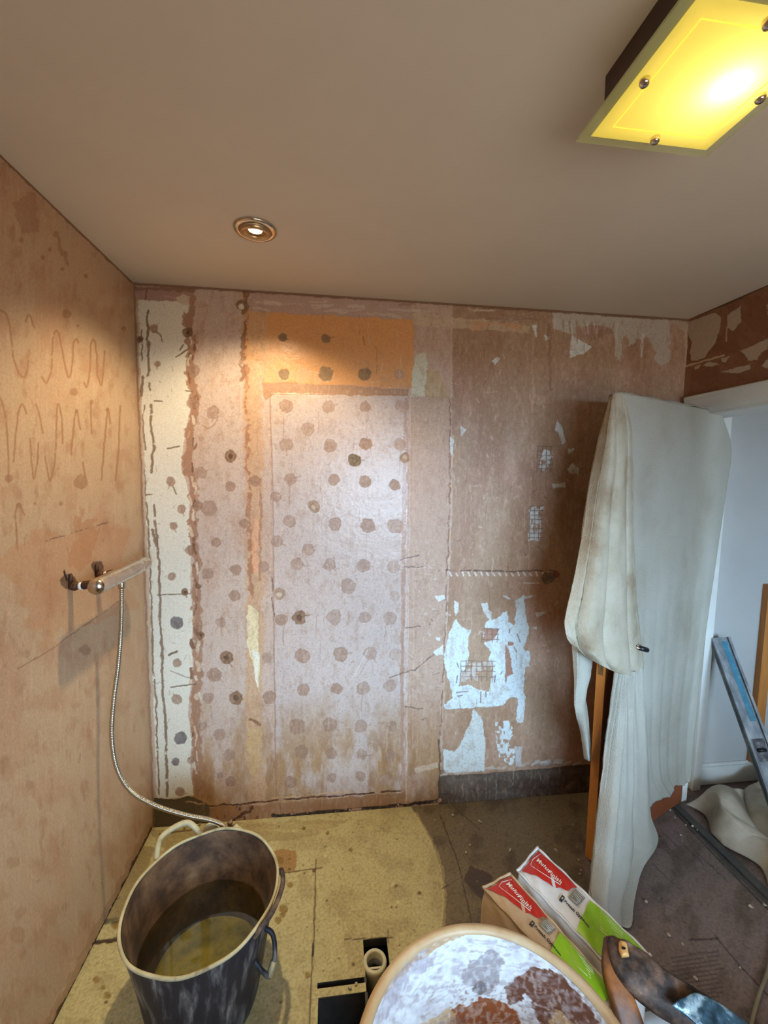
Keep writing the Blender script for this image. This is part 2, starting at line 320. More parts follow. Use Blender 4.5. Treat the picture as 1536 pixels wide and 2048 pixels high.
# adhesive dabs
SP=[(308,657,8,1),(315,728,6,1),(280,679,7,2),(375,665,10,2),(386,806,12,1),(387,740,12,0),(341,963,9,1),(461,913,12,2),(426,825,13,0),(401,946,12,0),(461,973,10,1),(508,962,11,1),(418,1016,16,0),(363,1018,9,1),(395,1012,10,1),(347,1052,8,1),(488,1047,9,1),(432,1085,9,1),
(565,675,9,3),(652,677,9,3),(568,749,12,3),(652,747,15,3),(729,749,13,3),(799,748,10,4),
(572,812,14,1),(657,813,12,0),(731,813,11,0),(802,811,12,4),(616,859,13,0),(572,890,13,0),(660,892,13,0),(731,888,12,1),(800,888,12,4),(709,920,12,5),(810,915,10,6),(581,958,12,0),(668,959,11,0),(729,963,12,0),(790,970,11,0),(551,994,11,0),(628,1013,12,6),(580,1042,12,0),(670,1048,13,0),(736,1052,14,0),(791,1053,15,4),(554,1083,12,0),(617,1099,12,0),
(527,1134,11,0),(594,1129,13,0),(658,1129,12,0),(726,1132,13,0),(787,1134,13,4),(696,1173,15,0),(558,1188,12,6),(789,1193,11,4),(563,1239,12,1),(598,1235,14,2),(668,1235,15,0),(730,1234,12,0),(780,1237,13,0),(533,1316,10,0),(605,1312,15,1),(681,1309,14,1),(740,1307,13,0),(791,1309,12,4),(607,1379,13,1),(673,1377,12,1),(726,1377,13,0),(780,1371,12,0),(539,1395,13,1),(594,1453,16,1),(660,1449,14,1),(721,1453,13,0),(784,1452,11,1),(603,1504,13,1),(663,1507,11,1),(724,1508,11,0),(780,1512,11,0),(581,1564,12,1),(663,1555,9,0),(722,1553,10,0),(770,1560,11,4),
(344,1153,8,1),(414,1148,11,0),(471,1140,11,1),(469,1191,11,1),(354,1245,13,7),(441,1245,10,0),(401,1271,8,2),(379,1100,9,1),(369,1184,7,2),(354,1326,9,1),(453,1316,13,2),(428,1350,14,1),(354,1399,10,1),(416,1396,11,0),(471,1396,13,2),(362,1477,13,7),(405,1452,8,0),(439,1469,12,0),(351,1523,8,7),(382,1520,7,1),(458,1510,11,0),(461,1564,10,1),(360,1583,9,1),(441,1551,6,0)]
SC_={0:((158,126,106),.66),1:((150,114,90),.72),2:((120,84,54),.85),3:((120,96,66),.8),4:((176,146,128),.6),5:((112,92,64),.9),6:((150,118,88),.7),7:((112,104,100),.95)}
for i,(x,y,r,k) in enumerate(SP):
    c,op=SC_[k]; s.spot(x,y,r,c,op,k not in (3,7),i,(84,58,38) if k==2 else ((206,184,160) if k==6 else None))
    if rnd.random()<.45 and k!=7:
        a=rnd.uniform(-.6,1.8); s.stroke([(x,y),(x+math.cos(a)*r*1.6,y+math.sin(a)*r*1.6)],2.5,c,op*.8,1,seed=i)
s.stroke([(312,664),(322,672),(325,684)],3,DC,.9,1); s.stroke([(346,972),(353,988)],3,DC,.9,1)
s.stroke([(404,850),(415,857),(428,850),(436,838)],2,(150,116,92),.8,1)
s.stroke([(726,675),(729,690)],3,(150,110,70),.7,1)
# scratches on the middle
for a,b in [((778,1355),(795,1348)),((795,1348),(830,1340)),((830,1340),(880,1300)),((800,1120),(838,1112)),((810,1135),(845,1133)),((812,1255),(838,1252)),((810,1412),(845,1418)),((545,1155),(545,1182)),((545,1195),(548,1235))]:
    s.stroke([a,b],2.2,(100,76,64),.75,2,-.0006)
s.stroke([(706,1355),(735,1300)],2,(220,200,190),.6,1); s.stroke([(714,1358),(742,1308)],1.6,(170,130,112),.6,1)
# right field: seams and white chips
s.stroke([(1066,650),(1064,900),(1058,1100),(1056,1190)],2.4,(206,172,146),.55,1.5,0,.35)
s.stroke([(1098,650),(1100,780)],6,(138,98,72),.5,3); s.stroke([(985,870),(986,950)],4,(204,172,140),.4,3,0,.4)
s.stroke([(893,1141),(1000,1143),(1108,1140)],3,(96,70,58),.8,2,-.001,.3)
for i in range(17): s.stroke([(900+i*12.3,1144+rnd.random()*3),(903+i*12.3,1151)],3.2,(226,216,206),.9,1,seed=i)
s.spot(1096,1156,12,(100,86,76),.8); s.spot(1112,1148,7,(120,62,50),.8)
s.stroke([(1048,1166),(1078,1166)],1.8,(228,222,214),.8,1)
WH=(216,220,216)
for p in [[(830,695),(855,740),(870,800),(850,815),(835,760),(815,740)],[(798,1005),(835,1010),(870,1000),(872,1025),(805,1030)],[(505,400),(530,380),(548,385),(520,422)],[(900,275),(1000,330),(960,370),(930,372),(890,388)],[(808,160),(812,215),(830,245),(905,268),(915,210),(860,205)],[(705,225),(730,220),(722,290)],[(760,265),(790,290),(770,305)],[(352,722),(380,740),(350,780)],[(300,775),(318,790),(310,870),(296,850)]]:
    s.poly(z4(p),WH,1.5,1,.0008)
s.poly(z4([(800,150),(1100,175),(1390,195),(1385,400),(1345,425),(1315,400),(1310,330),(1280,290),(1210,300),(1190,330),(1165,260),(1145,290),(1150,400),(1125,400),(1095,240),(1000,225),(920,235),(910,270),(815,240)]),(196,188,174),4,.85,.0006,None,.1,5)
s.poly(z4([(1000,215),(1090,230),(1040,270),(940,290),(935,240)]),(172,132,114),3,.9)
s.poly(z4([(1030,245),(1100,235),(1110,265),(1000,295)]),(150,110,82),3,.6)
for i in range(22): 
    x=1108+rnd.random()*210; s.stroke([(x,640+(x-1100)*.06),(x+rnd.uniform(-3,3),655+(x-1100)*.05+rnd.random()*50)],rnd.uniform(1.5,4),rnd.choice([(214,212,204),(176,150,130),(150,118,96)]),.6,2,seed=i)
s.stroke(z4([(1390,195),(1470,230)]),20,(188,172,150),.6,7); s.stroke([(1374,650),(1372,700),(1370,732)],5,(204,182,156),.9,3); s.stroke([(1366,735),(1352,780)],8,(190,156,130),.7,4)
def gridpat(x0,x1,y0,y1,st=11,c=(120,96,84),op=.8,w=1.6):
    for i in range(int((x1-x0)/st)+1): s.stroke([(x0+i*st,y0),(x0+i*st-1,y1)],w,c,op,.8,0,.3,seed=i+int(x0))
    for i in range(int((y1-y0)/st)+1): s.stroke([(x0,y0+i*st),(x1,y0+i*st)],w,c,op,.8,0,.3,seed=i+int(y0)+5)
for p in [[(760,840),(805,850),(800,900),(765,945),(738,935),(745,900)],[(880,840),(910,830),(905,870),(885,865)],[(878,935),(905,905),(937,935),(932,965),(880,950)],[(692,1118),(778,1122),(735,1150),(748,1210),(742,1290),(684,1294)]]:
    s.poly(z4(p),WH,2,1,.0006,None,.1,3,.36)
s.poly(z4([(690,565),(790,570),(795,610),(700,615)]),(204,172,146),3,.5,0,None,.1)
gridpat(1075,1105,893,945,9); gridpat(1060,1086,1012,1080,9); gridpat(1064,1100,790,806,9,(170,130,104),.5)
W1=[(480,580),(515,630),(560,650),(595,660),(575,700),(572,780),(580,850),(560,920),(530,970),(500,1070),(580,1060),(650,1090),(720,1110),(740,1010),(760,940),(720,880),(740,820),(690,750),(720,740),(680,700),(700,640),(700,600),(740,580),(790,580),(820,530),(860,520),(865,600),(910,620),(920,560),(925,440),(985,400),(990,520),(1000,600),(1020,650),(1000,740),(975,780),(985,810),(1022,815),(1022,925),(990,930),(980,1040),(975,1120),(1000,1150),(985,1170),(980,1330),(925,1340),(930,1150),(870,1150),(820,1210),(600,1230),(400,1240),(400,1200),(455,1160),(450,1090),(420,1000),(400,900),(400,800),(440,670)]
WB=(212,222,222)
s.poly(z5(W1),WB,1.8,1,.0008,.5,.12)
PKB=(170,126,104)
for p in [[(845,760),(880,830),(895,930),(900,980),(860,1000),(850,1080),(842,1000),(845,900)],[(690,645),(795,650),(780,690),(760,735),(690,740)],[(860,740),(905,745),(900,770),(860,775)]]: s.poly(z5(p),PKB,1.5,1,-.0008,None,.12)
s.poly(z5([(560,900),(760,890),(760,940),(640,960),(640,1030),(510,1040)]),(206,196,186),2,.8,0,None,.12,3,.4)
gridpat(922,990,1322,1362,10.5); gridpat(964,998,1258,1284,10.5)
s.poly(z5([(610,1230),(635,1260),(660,1290),(680,1350),(690,1440),(700,1500),(690,1690),(400,1705),(385,1530),(470,1550),(520,1490),(555,1400),(590,1330)]),(206,208,200),1.5,1,.0008,.5,.12)
s.poly(z5([(770,1330),(870,1320),(915,1420),(910,1640),(880,1650),(790,1580),(775,1450)]),WH,2,1,.0006,None,.12,8,.47)
s.poly(z5([(915,1510),(962,1515),(958,1655),(918,1660)]),(198,196,194),1,.9)
s.poly(z5([(820,1330),(870,1330),(875,1450),(850,1440)]),WB,2,.9)
for p in [[(330,410),(400,405),(410,430),(350,455)],[(310,822),(385,770),(392,838),(340,845)],[(665,465),(715,458),(722,510),(745,530),(740,590),(712,570),(680,515)],[(470,440),(505,460),(500,520),(478,560),(468,500)],[(820,405),(850,408),(885,432),(860,430)],[(1060,530),(1155,522),(1110,545),(1080,568)],[(1040,640),(1075,628),(1070,655)],[(985,410),(1070,405),(1020,425),(985,432)],[(335,710),(370,715),(365,740),(340,735)]]: s.poly(z5(p),WH,1,.95,.0008,None,.15)
for a,b in [((490,900),(498,930)),((495,995),(485,1045)),((485,1115),(565,1108)),((495,1140),(530,1136)),((665,1110),(662,1190)),((700,1110),(702,1140)),((930,690),(950,745)),((875,650),(870,680)),((770,990),(765,1040))]:
    s.stroke(z5([a,b]),2.2,(120,100,96),.85,.6)
for i in range(60):
    x=905+rnd.random()*230; y=660+rnd.random()*860; s.stroke([(x,y),(x+rnd.uniform(-7,7),y+rnd.uniform(-4,12))],rnd.uniform(1,3),rnd.choice([(216,196,178),(130,94,72),(216,196,178)]),.6,1,seed=i)
for i in range(26):
    x=822+rnd.random()*75; y=1130+rnd.random()*330; s.stroke([(x,y),(x+rnd.uniform(-12,12),y+rnd.uniform(-5,5))],rnd.uniform(1,3),rnd.choice([(216,206,200),(116,88,76)]),.6,1,seed=i)
# bottom strips
s.poly([(878,1552),(1000,1545),(1180,1528),(1400,1520),(1400,1640),(878,1640)],(92,78,64),2,1,-.002,.75)
s.poly([(1000,1560),(1175,1545),(1175,1640),(1000,1640)],(74,56,46),9,.7)
s.stroke([(885,1590),(1000,1580),(1170,1568)],4,(60,46,38),.6,5,0,.3); s.poly([(890,1556),(960,1550),(950,1578),(900,1580)],(116,98,80),6,.7)
s.tone(.04,.5,(116,104,92),51,(.6,1),.5,((V>1540)&(U>878)).astype(float))
s.stroke([(880,1550),(960,1540),(1050,1528),(1130,1520)],5,(206,194,178),.7,3,.001,.35)
for i in range(12):
    x=1060+rnd.random()*90; s.stroke([(x,1524+rnd.random()*6),(x+12,1522+rnd.random()*6)],5,(206,202,196),.8,3,.001,seed=i)
s.poly([(830,1535),(880,1525),(880,1536),(832,1546)],(210,186,160),2,.6)
s.stroke([(878,1480),(880,1540),(878,1605)],4,(84,58,40),.7,2,-.001)
s.poly([(308,1596),(350,1600),(378,1592),(400,1602),(420,1614),(420,1680),(300,1690)],(92,82,58),2,1,-.002,.8)
s.stroke([(370,1604),(420,1612),(470,1609),(520,1606)],3.5,(60,26,18),.9,3,-.002)
s.stroke([(518,1606),(560,1600),(680,1592),(800,1581)],3,(70,34,22),.9,1.5,-.002,.25)
s.stroke([(545,1598),(620,1590),(700,1583)],3,(214,176,130),.6,2,.001,.3)
s.poly([(418,1614),(520,1610),(810,1584),(812,1616),(600,1634),(540,1640),(420,1650)],(150,108,76),2,.8)
s.stroke([(420,1646),(455,1650),(475,1635),(505,1614)],5,(72,40,26),.9,4,-.002)
s.stroke([(545,1633),(600,1630),(808,1611),(880,1602)],7,(44,32,26),.95,2,-.003)
s.stroke([(400,1650),(545,1645)],8,(70,46,30),.8,3,-.002)
for x in (560,640,722): s.stroke([(x,1600),(x+1,1626)],1.6,(110,74,50),.7,1)
for i in range(20):
    x=425+rnd.random()*90; y=1608+rnd.random()*35; s.stroke([(x,y),(x,y+rnd.uniform(5,14))],rnd.uniform(2,5),rnd.choice([(90,40,24),(170,120,60),(60,40,30)]),.6,2,seed=i)
reg=np.clip((U-385)/10,0,1)*.9+.1; reg=reg*np.where((U>530)&(U<828)&(V<770),.4,1)
s.tone(.10,.22,(150,112,86),61,(1,.6),.54,reg,6); s.tone(.22,.20,(222,200,180),63,(1.2,.5),.56,reg,8); s.tone(.35,.22,(130,98,76),66,(1,1),.6,reg,10)
for i in range(420):
    x=390+rnd.random()*780; y=600+rnd.random()*980; v_=rnd.random()<.75; L_=rnd.uniform(6,60)
    s.stroke([(x,y),(x+(rnd.uniform(-4,4) if v_ else L_*.5),y+(L_ if v_ else rnd.uniform(-5,5)))],rnd.uniform(.9,2.2),rnd.choice([(216,192,172),(140,104,80),(216,192,172),(160,120,94)]),rnd.uniform(.2,.5),2,0,.3,seed=i)
for i in range(90):
    x=272+rnd.random()*110; y=600+rnd.random()*980; s.stroke([(x,y),(x+rnd.uniform(-5,5),y+rnd.uniform(-3,10))],rnd.uniform(.9,2),(150,128,104),.5,1,seed=i)
# dark line at ceiling junction
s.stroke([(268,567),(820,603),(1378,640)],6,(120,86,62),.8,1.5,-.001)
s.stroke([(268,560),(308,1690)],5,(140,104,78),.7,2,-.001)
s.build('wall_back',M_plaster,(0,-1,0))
# =================================================================== LEFT WALL
ys=np.linspace(-1.35,0,460); zs=np.linspace(-.02,H,800)
Y,Z=np.meshgrid(ys,zs); P=np.stack([np.zeros_like(Y),Y,Z],-1)
s=Surf(P,(190,160,126),.6); U,V=s.U,s.V
s.tone(.012,.5,(188,144,110),2,(1,.6),.48); s.tone(.03,.4,(172,126,92),5,(1,.7),.54); s.tone(.12,.25,(216,180,150),8,(2,.2),.55); s.tone(.05,.45,(158,114,82),12,(1.3,.5),.6)
SQ=(158,112,76)
for pl in [[(0,820),(30,840),(55,930),(65,1040),(90,1130),(125,1165),(140,1130),(142,1080)],[(130,880),(150,845),(175,910)],[(215,1160),(240,1190),(262,1120),(270,980),(288,925),(310,980),(330,1080),(350,1165),(370,1100),(375,1000),(390,965),(402,985)],[(430,1190),(442,1215),(458,1150),(465,1000),(482,975),(495,1040),(500,1150),(515,1200),(525,1180),(535,1030)],
  [(0,1270),(25,1350),(40,1500),(45,1700)],[(70,1600),(85,1420),(100,1320),(115,1300),(135,1350)],[(185,1300),(205,1370),(220,1450)],[(155,1480),(170,1680),(190,1600),(195,1500)],[(230,1570),(255,1690),(280,1600),(290,1400),(296,1300),(315,1360),(320,1500)],[(365,1560),(380,1400),(392,1330),(412,1430)],[(425,1600),(437,1680)],[(465,1290),(468,1450)],[(520,1690),(535,1500),(545,1400),(552,1320),(565,1400)],[(590,1690),(605,1560),(615,1310)],[(85,1950),(80,1860),(95,1810),(125,1870)],[(85,1950),(90,2048)]]:
    q=spline(z6(pl),len(pl)*7) if len(pl)>2 else z6(pl); s.stroke(q,3.4,SQ,.8,1,0,.15,seed=int(pl[0][0])+1,soft=1.5)
for (x,y,rx) in [(345,840,9),(378,1240,8),(110,460,5),(220,550,5),(255,510,4),(320,610,4),(635,915,5),(440,645,4),(550,1330,4),(468,1290,4),(392,1340,4),(180,1810,3),(312,1810,4),(95,1820,6),(45,1680,8),(415,1700,14),(400,900,3)]:
    x,y=x/2.56,300+y/2.56; s.spot(x,y,rx,(150,108,76),.6,False,int(y))
s.poly(z6([(70,250),(200,240),(190,420),(120,420),(80,330)]),(160,116,84),12,.5,0,None,.03); s.stroke(z6([(290,420),(300,500),(350,580)]),9,(150,106,74),.5,5)
s.poly(z6([(380,1860),(480,1900),(470,2100),(360,2150)]),(176,122,80),14,.5,0,None,.03); s.poly(z6([(0,2100),(350,1900),(640,1950),(660,2300),(200,2500)]),(190,134,90),30,.35,0,None,.02)
s.stroke([(92,1082),(150,1064),(215,1045)],1.8,(96,64,44),.8,1,-.0005,.35)
s.stroke([(35,1338),(100,1300),(170,1250),(245,1198)],2,(130,88,62),.7,1.5,0,.2)
s.spot(170,1300,11,(146,108,84),.6,False)
s.spot(137,1163,15,(90,66,48),.85,False); s.spot(196,1134,12,(90,66,48),.8,False); s.stroke([(130,1143),(134,1160)],4,(40,26,20),.9,1,-.002)
for x,y,r in [(25,1725,13),(35,1870,16),(10,1520,9),(60,1570,8),(52,1308,8)]: s.spot(x,y,r,(170,128,92),.4,True,x)
for i in range(60):
    x=rnd.random()*300; y=1000+rnd.random()*800; s.stroke([(x,y),(x+rnd.uniform(-4,4),y+rnd.uniform(3,22))],rnd.uniform(1,4),rnd.choice([(150,108,78),(216,182,150)]),.35,2,seed=i)
s.poly([(118,2000),(150,1930),(185,1888),(192,1900),(150,1990),(110,2048),(95,2048)],(184,152,112),3,.9,.002,None,.1)
s.stroke([(308,1655),(250,1768),(196,1880),(100,2060),(60,2140)],9,(66,40,26),.9,3,-.003); s.stroke([(300,1655),(190,1870),(95,2050)],14,(150,110,78),.4,4)
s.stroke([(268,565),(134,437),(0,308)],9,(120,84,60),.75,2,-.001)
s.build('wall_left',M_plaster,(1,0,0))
# =================================================================== RIGHT WALL
ys=np.linspace(-.9,0,320); zs=np.linspace(2.03,H,150)
Y,Z=np.meshgrid(ys,zs); P=np.stack([np.full_like(Y,W),Y,Z],-1)
s=Surf(P,(134,88,60),.65); s.tone(.05,.4,(158,112,82),2,(1,1),.5); s.tone(.12,.3,(112,70,46),5,(1,1),.55)
def z8(l): return [(1360+a/6.826,560+b/6.826) for a,b in l]
PW=(190,172,150)
for p in [[(60,600),(480,440),(560,500),(540,700),(460,880),(330,1060),(170,1110),(130,1000),(160,850)],[(650,480),(830,350),(840,560),(720,700),(650,640)],[(820,960),(1000,900),(1201,790),(1201,940),(1100,1000),(1060,1090),(930,1100),(870,1000)],[(190,1190),(290,1150),(260,1210),(190,1230)],[(300,1170),(400,1110),(540,1150),(440,1180)],[(560,1070),(680,1040),(620,1130),(570,1110)],[(550,1260),(700,1210),(960,1150),(960,1210),(840,1270),(640,1260)],[(1100,1180),(1201,1080),(1201,1200)],[(1180,340),(1201,330),(1201,500)]]:
    s.poly(z8(p),PW,1.5,.9,.001,None,.12)
s.stroke(z8([(60,640),(80,900),(55,1180)]),6,(206,190,162),.9,2,.001); s.stroke(z8([(50,1185),(300,1110),(600,1030)]),3.5,(206,184,150),.9,1.5,.001); s.stroke(z8([(640,640),(630,830)]),3,(196,160,132),.9,1)
s.stroke(z8([(0,520),(60,530),(560,360),(1201,70)]),4,(84,58,42),.9,1); s.stroke(z8([(80,1250),(60,1650)]),14,(150,108,80),.6,5)
s.build('wall_right',M_plaster,(-1,0,0))
# rest of the shell
def struct(name,me,mat): return tag(link(name,me,mat),kind='structure')
struct('wall_left_rear',mesh([(0,FRONT,0),(0,-1.35,0),(0,-1.35,H),(0,FRONT,H)],[(0,1,2,3)]),M_side)
struct('wall_right_rear',boxes([(W,2.72,FRONT,-.90,0,H)]),M_side)
struct('wall_right_core',boxes([(W+.003,2.72,-.90,-.002,2.035,H)]),M_side)
# front wall with two windows
fw=[(0,.80,FRONT-.1,FRONT,0,H),(2.42,2.95,FRONT-.1,FRONT,0,H),(.80,2.42,FRONT-.1,FRONT,0,.75),(.80,2.42,FRONT-.1,FRONT,1.85,H),(2.95,3.8,FRONT-.1,FRONT,0,.8),(2.95,3.8,FRONT-.1,FRONT,1.9,H),(3.8,4.0,FRONT-.1,FRONT,0,H)]
struct('wall_front',boxes(fw),M_side)
w1=struct('window_1',boxes([(.80,.85,FRONT-.07,FRONT-.02,.75,1.85),(2.37,2.42,FRONT-.07,FRONT-.02,.75,1.85),(.85,2.37,FRONT-.07,FRONT-.02,.75,.8),(.85,2.37,FRONT-.07,FRONT-.02,1.8,1.85),(1.6,1.64,FRONT-.07,FRONT-.02,.8,1.8)]),M_white)
w2=struct('window_2',boxes([(2.95,3.0,FRONT-.07,FRONT-.02,.8,1.9),(3.75,3.8,FRONT-.07,FRONT-.02,.8,1.9),(3.0,3.75,FRONT-.07,FRONT-.02,.8,.85),(3.0,3.75,FRONT-.07,FRONT-.02,1.85,1.9)]),M_white)
struct('ceiling',boxes([(-.1,4.0,FRONT-.1,.1,H,H+.1)]),M_ceil)
struct('wall_hall_back',boxes([(2.655,4.0,.0,.1,-.01,H)]),M_hall)
struct('wall_hall_right',boxes([(3.95,4.0,FRONT,0,0,H)]),M_hall)
struct('baseboard_hall',boxes([(2.74,3.95,-.018,.0,.0,.10),(2.74,3.95,-.012,.0,.10,.115)],.002),M_white)
struct('light_leak_backing',boxes([(-.12,2.655,.003,.12,-.34,H+.1),(-.12,-.003,FRONT-.1,.12,-.34,H+.1)]),M_side)  # unseen boxes added behind the back and left walls against light leaks
struct('trim_hall_post',boxes([(3.085,3.14,-.03,.0,.115,1.1)]),M_dooredge)
# =================================================================== FLOOR
xs=np.linspace(0,4.0,1000); ys=np.linspace(-1.5,0,375)
X,Y=np.meshgrid(xs,ys); P=np.stack([X,Y,np.zeros_like(X)],-1)
s=Surf(P,(186,174,126),.6); U,V=s.U,s.V
s.tone(.03,.4,(150,132,92),2,(1,1),.48); s.tone(.08,.35,(188,174,134),5,(1,1),.52); s.tone(.25,.35,(128,110,74),9,(1,1),.6,None,9)
dark=[(812,1600),(835,1630),(862,1680),(882,1735),(889,1790),(886,1840),(878,1900),(870,2048),(900,2400),(2400,2400),(2400,1400),(812,1400)]
s.poly(dark,(120,104,78),1.5,1,-.0015,.6)
s.poly([(1185,1400),(1170,1740),(1180,2300),(2400,2400),(2400,1400)],(122,104,98),8,.9,0,.6,.02)
reg=(s.inpoly(U,V,dark)).astype(float)
s.tone(.03,.5,(76,62,50),12,(1,1),.5,reg); s.tone(.07,.3,(122,106,86),15,(1,1),.56,reg); s.tone(.25,.3,(60,48,40),17,(1,1),.58,reg)
s.tone(.05,.5,(128,112,108),18,(1,.5),.52,reg*(U>1200))
s.stroke([(832,1628),(862,1680),(884,1738),(890,1800),(886,1850)],8,(198,182,134),.45,1.5,.001)
s.stroke([(560,1746),(600,1741),(644,1735)],2,(84,64,40),.9,.6,-.001); s.stroke([(632,1718),(630,1800),(627,1890),(622,1980),(620,2060)],2.4,(84,64,40),.9,.6,-.001); s.stroke([(626,1888),(625,1910)],4.5,(40,28,20),.95,.4,-.002)
s.stroke([(690,1879),(785,1875)],2,(64,50,34),.9,.4); s.stroke([(775,1860),(777,1885)],2,(64,50,34),.9,.4)
s.stroke([(320,1668),(380,1660),(400,1650)],3,(66,44,30),.8,1)
s.stroke([(190,1884),(246,1878)],9,(58,40,28),.9,1.5,-.003)
s.poly([(300,1662),(400,1655),(560,1640),(700,1640),(640,1670),(500,1690),(330,1720)],(140,118,78),5,.4)
s.poly([(545,1700),(592,1700),(590,1742),(545,1744)],(150,110,62),3,.8)
s.poly([(240,1690),(310,1690),(250,1830),(195,1860)],(128,108,74),9,.6,0,None,.03)
for i in range(14): s.stroke([(400+rnd.random()*400,1640+rnd.random()*30),(420+rnd.random()*420,1640+rnd.random()*34)],2,(206,192,140),.2,4,seed=i)
s.stroke([(880,1628),(915,1720),(945,1850)],2,(54,42,32),.8,.8,-.001); s.stroke([(885,1777),(925,1752)],2,(60,48,38),.7,1); s.stroke([(905,1610),(960,1660)],2,(60,48,38),.5,1)
s.poly([(940,1730),(985,1750),(985,1770),(965,1800),(925,1762)],(72,56,48),2,.8); s.poly([(895,1755),(920,1740),(925,1765),(900,1775)],(128,112,90),4,.5)
for i in range(14):
    y0=1915+i*9; s.stroke([(1345+rnd.uniform(-4,4),y0),(1440+rnd.uniform(-12,8),y0-14)],3,(66,54,50),.55,1.5,-.0006,seed=i)
s.stroke([(1378,1880),(1435,1876)],4,(60,46,42),.8,2); s.stroke([(1430,1870),(1480,1930),(1536,1990),(1600,2060)],2.5,(52,40,38),.8,1,-.001)
for i in range(16):
    x=1300+rnd.random()*200; y=1640+rnd.random()*90; s.stroke([(x,y),(x+40,y+38)],1.6,(56,48,46),.5,1.5,seed=i)
s.stroke([(1335,1602),(1400,1665),(1470,1740),(1550,1815),(1640,1900)],14,(70,66,62),.8,1.5,.001); s.stroke([(1345,1602),(1410,1665),(1480,1738),(1560,1812)],3,(40,34,32),.8,.8,-.001); s.stroke([(1350,1625),(1440,1722),(1536,1818)],2,(36,30,28),.8,.8,-.001)
for i in range(130):
    x=200+rnd.random()*640; y=1650+rnd.random()*390; r=rnd.choice([1.5,1.5,2,2.5,4]); s.spot(x,y,r,rnd.choice([(110,84,44),(84,62,36),(206,196,150),(84,62,36)]),.8,False,i)
for (x,y,r) in [(567,1818,9),(565,1830,6),(556,1840,7),(300,1940,8),(192,1960,7),(206,1975,5),(215,1990,7),(230,1850,8),(560,1720,8),(616,1950,6),(580,1770,6)]: s.spot(x,y,r,(128,98,44),.75,False,x)
for i in range(60):
    x=900+rnd.random()*600; y=1600+rnd.random()*400; s.spot(x,y,rnd.choice([1.2,1.6,2.2]),rnd.choice([(150,134,116),(48,38,32)]),.8,False,i)
xc=(xs[:-1]+xs[1:])/2; yc=(ys[:-1]+ys[1:])/2; XC,YC=np.meshgrid(xc,yc)
HOLES=[(.932,1.018,-.86,-.583),(.775,.932,-.709,-.694),(.780,.932,-.96,-.735)]
keep=np.ones(XC.shape,bool)
for a,b,c,d in HOLES: keep&=~((XC>a)&(XC<b)&(YC>c)&(YC<d))
s.build('floor',M_floor,(0,0,1),keep=keep,dn=.0015)
struct('floor_leak_slab',boxes([(-.1,.6,-1.6,.1,-.34,-.012),(1.3,4.1,-1.6,.1,-.34,-.012),(.6,1.3,-.3,.1,-.34,-.012),(.6,1.3,-1.6,-1.1,-.34,-.012)]),M_void)  # slab added under the floor to stop world light leaking at wall bases
struct('floor_rear',boxes([(0,4.0,FRONT,-1.5,-.02,0)]),M_timber)
V_=[]
for a,b,c,d in HOLES:
    V_+= [(a-.004,a,c,d,-.03,-.001),(b,b+.004,c,d,-.03,-.001),(a,b,d,d+.004,-.03,-.001),(a,b,c-.004,c,-.03,-.001)]
struct('floor_cut_edges',boxes(V_),M_slate)
struct('floor_void',boxes([(.6,1.3,-1.1,-.3,-.32,-.30),(.6,.62,-1.1,-.3,-.3,-.03),(1.28,1.3,-1.1,-.3,-.3,-.03),(.62,1.28,-.32,-.3,-.3,-.03),(.62,1.28,-1.1,-1.08,-.3,-.03)]),M_void)
struct('floor_joist',boxes([(.70,.93,-.733,-.64,-.22,-.022)]),M_slate)
# door surround
struct('trim_door_head',boxes([(W-.022,W,-.90,-.03,1.975,2.04),(W-.03,W-.005,-.90,-.035,2.022,2.036),(W-.012,W,-.9,-.06,1.955,1.98)],.002),M_white)
struct('door_1_lining',boxes([(W+.003,2.72,-.86,-.04,1.945,1.975),(W+.003,2.72,-.90,-.86,0,1.975),(W,2.76,-.03,-.0015,0,2.0),(2.72,2.765,-.05,-.0015,.0,2.0),(2.60,2.628,-.112,-.085,0,1.945)]),M_white)
struct('trim_threshold',boxes([(W-.01,W+.03,-.9,-.03,.0,.008)],.002),M_slate)
# =================================================================== DOOR LEAF with dust sheet
HG=np.array([2.585,-.125]); LD=np.array([1.928,-.398]); du=(LD-HG)/np.linalg.norm(LD-HG); dl=np.linalg.norm(LD-HG); dn_=np.array([-du[1],du[0]])
if dn_[1]>0: dn_=-dn_     # towards the camera
D=empty('door',(HG[0],HG[1],0),'terracotta painted door standing open under a pale dust sheet, orange timber edge','door')
def slab(u0,u1,n0,n1,z0,z1,bev=.0):
    vs=[]
    for z in (z0,z1):
        for u,n in ((u0,n0),(u1,n0),(u1,n1),(u0,n1)):
            q=HG+du*u+dn_*n; vs.append((q[0],q[1],z))
    return bm_fix(mesh(vs,[(0,1,2,3),(7,6,5,4),(0,4,5,1),(1,5,6,2),(2,6,7,3),(3,7,4,0)]))
link('door_leaf',slab(0.0,dl-.004,-.038,0,.012,1.965),M_doorface,D)
link('door_edge',slab(dl-.004,dl,-.038,0,.012,1.965),M_dooredge,D)['label']='bare orange timber leading edge'
lp=link('latch_plate',slab(dl,dl+.002,-.030,-.008,.835,.905),M_chrome,D)
link('latch_bolt',slab(dl+.002,dl+.009,-.024,-.014,.862,.880),M_chrome,lp)
def DP(px,py,d):
    o,v=ray(px,py); n3=np.array([dn_[0],dn_[1],0]); c=np.array([LD[0]+dn_[0]*d,LD[1]+dn_[1]*d,0]); t=((c-o)@n3)/(v@n3); q=o+t*v
    if q[2]<.012: q=on(px,py,2,.012)
    return q
hp=DP(1262,1290,.01); tip=DP(1290,1299,.075)
h=link('door_handle',tube([hp,DP(1268,1291,.055),DP(1275,1294,.07),tip],[.007,.007,.007,.008],12),M_chrome,D,True)
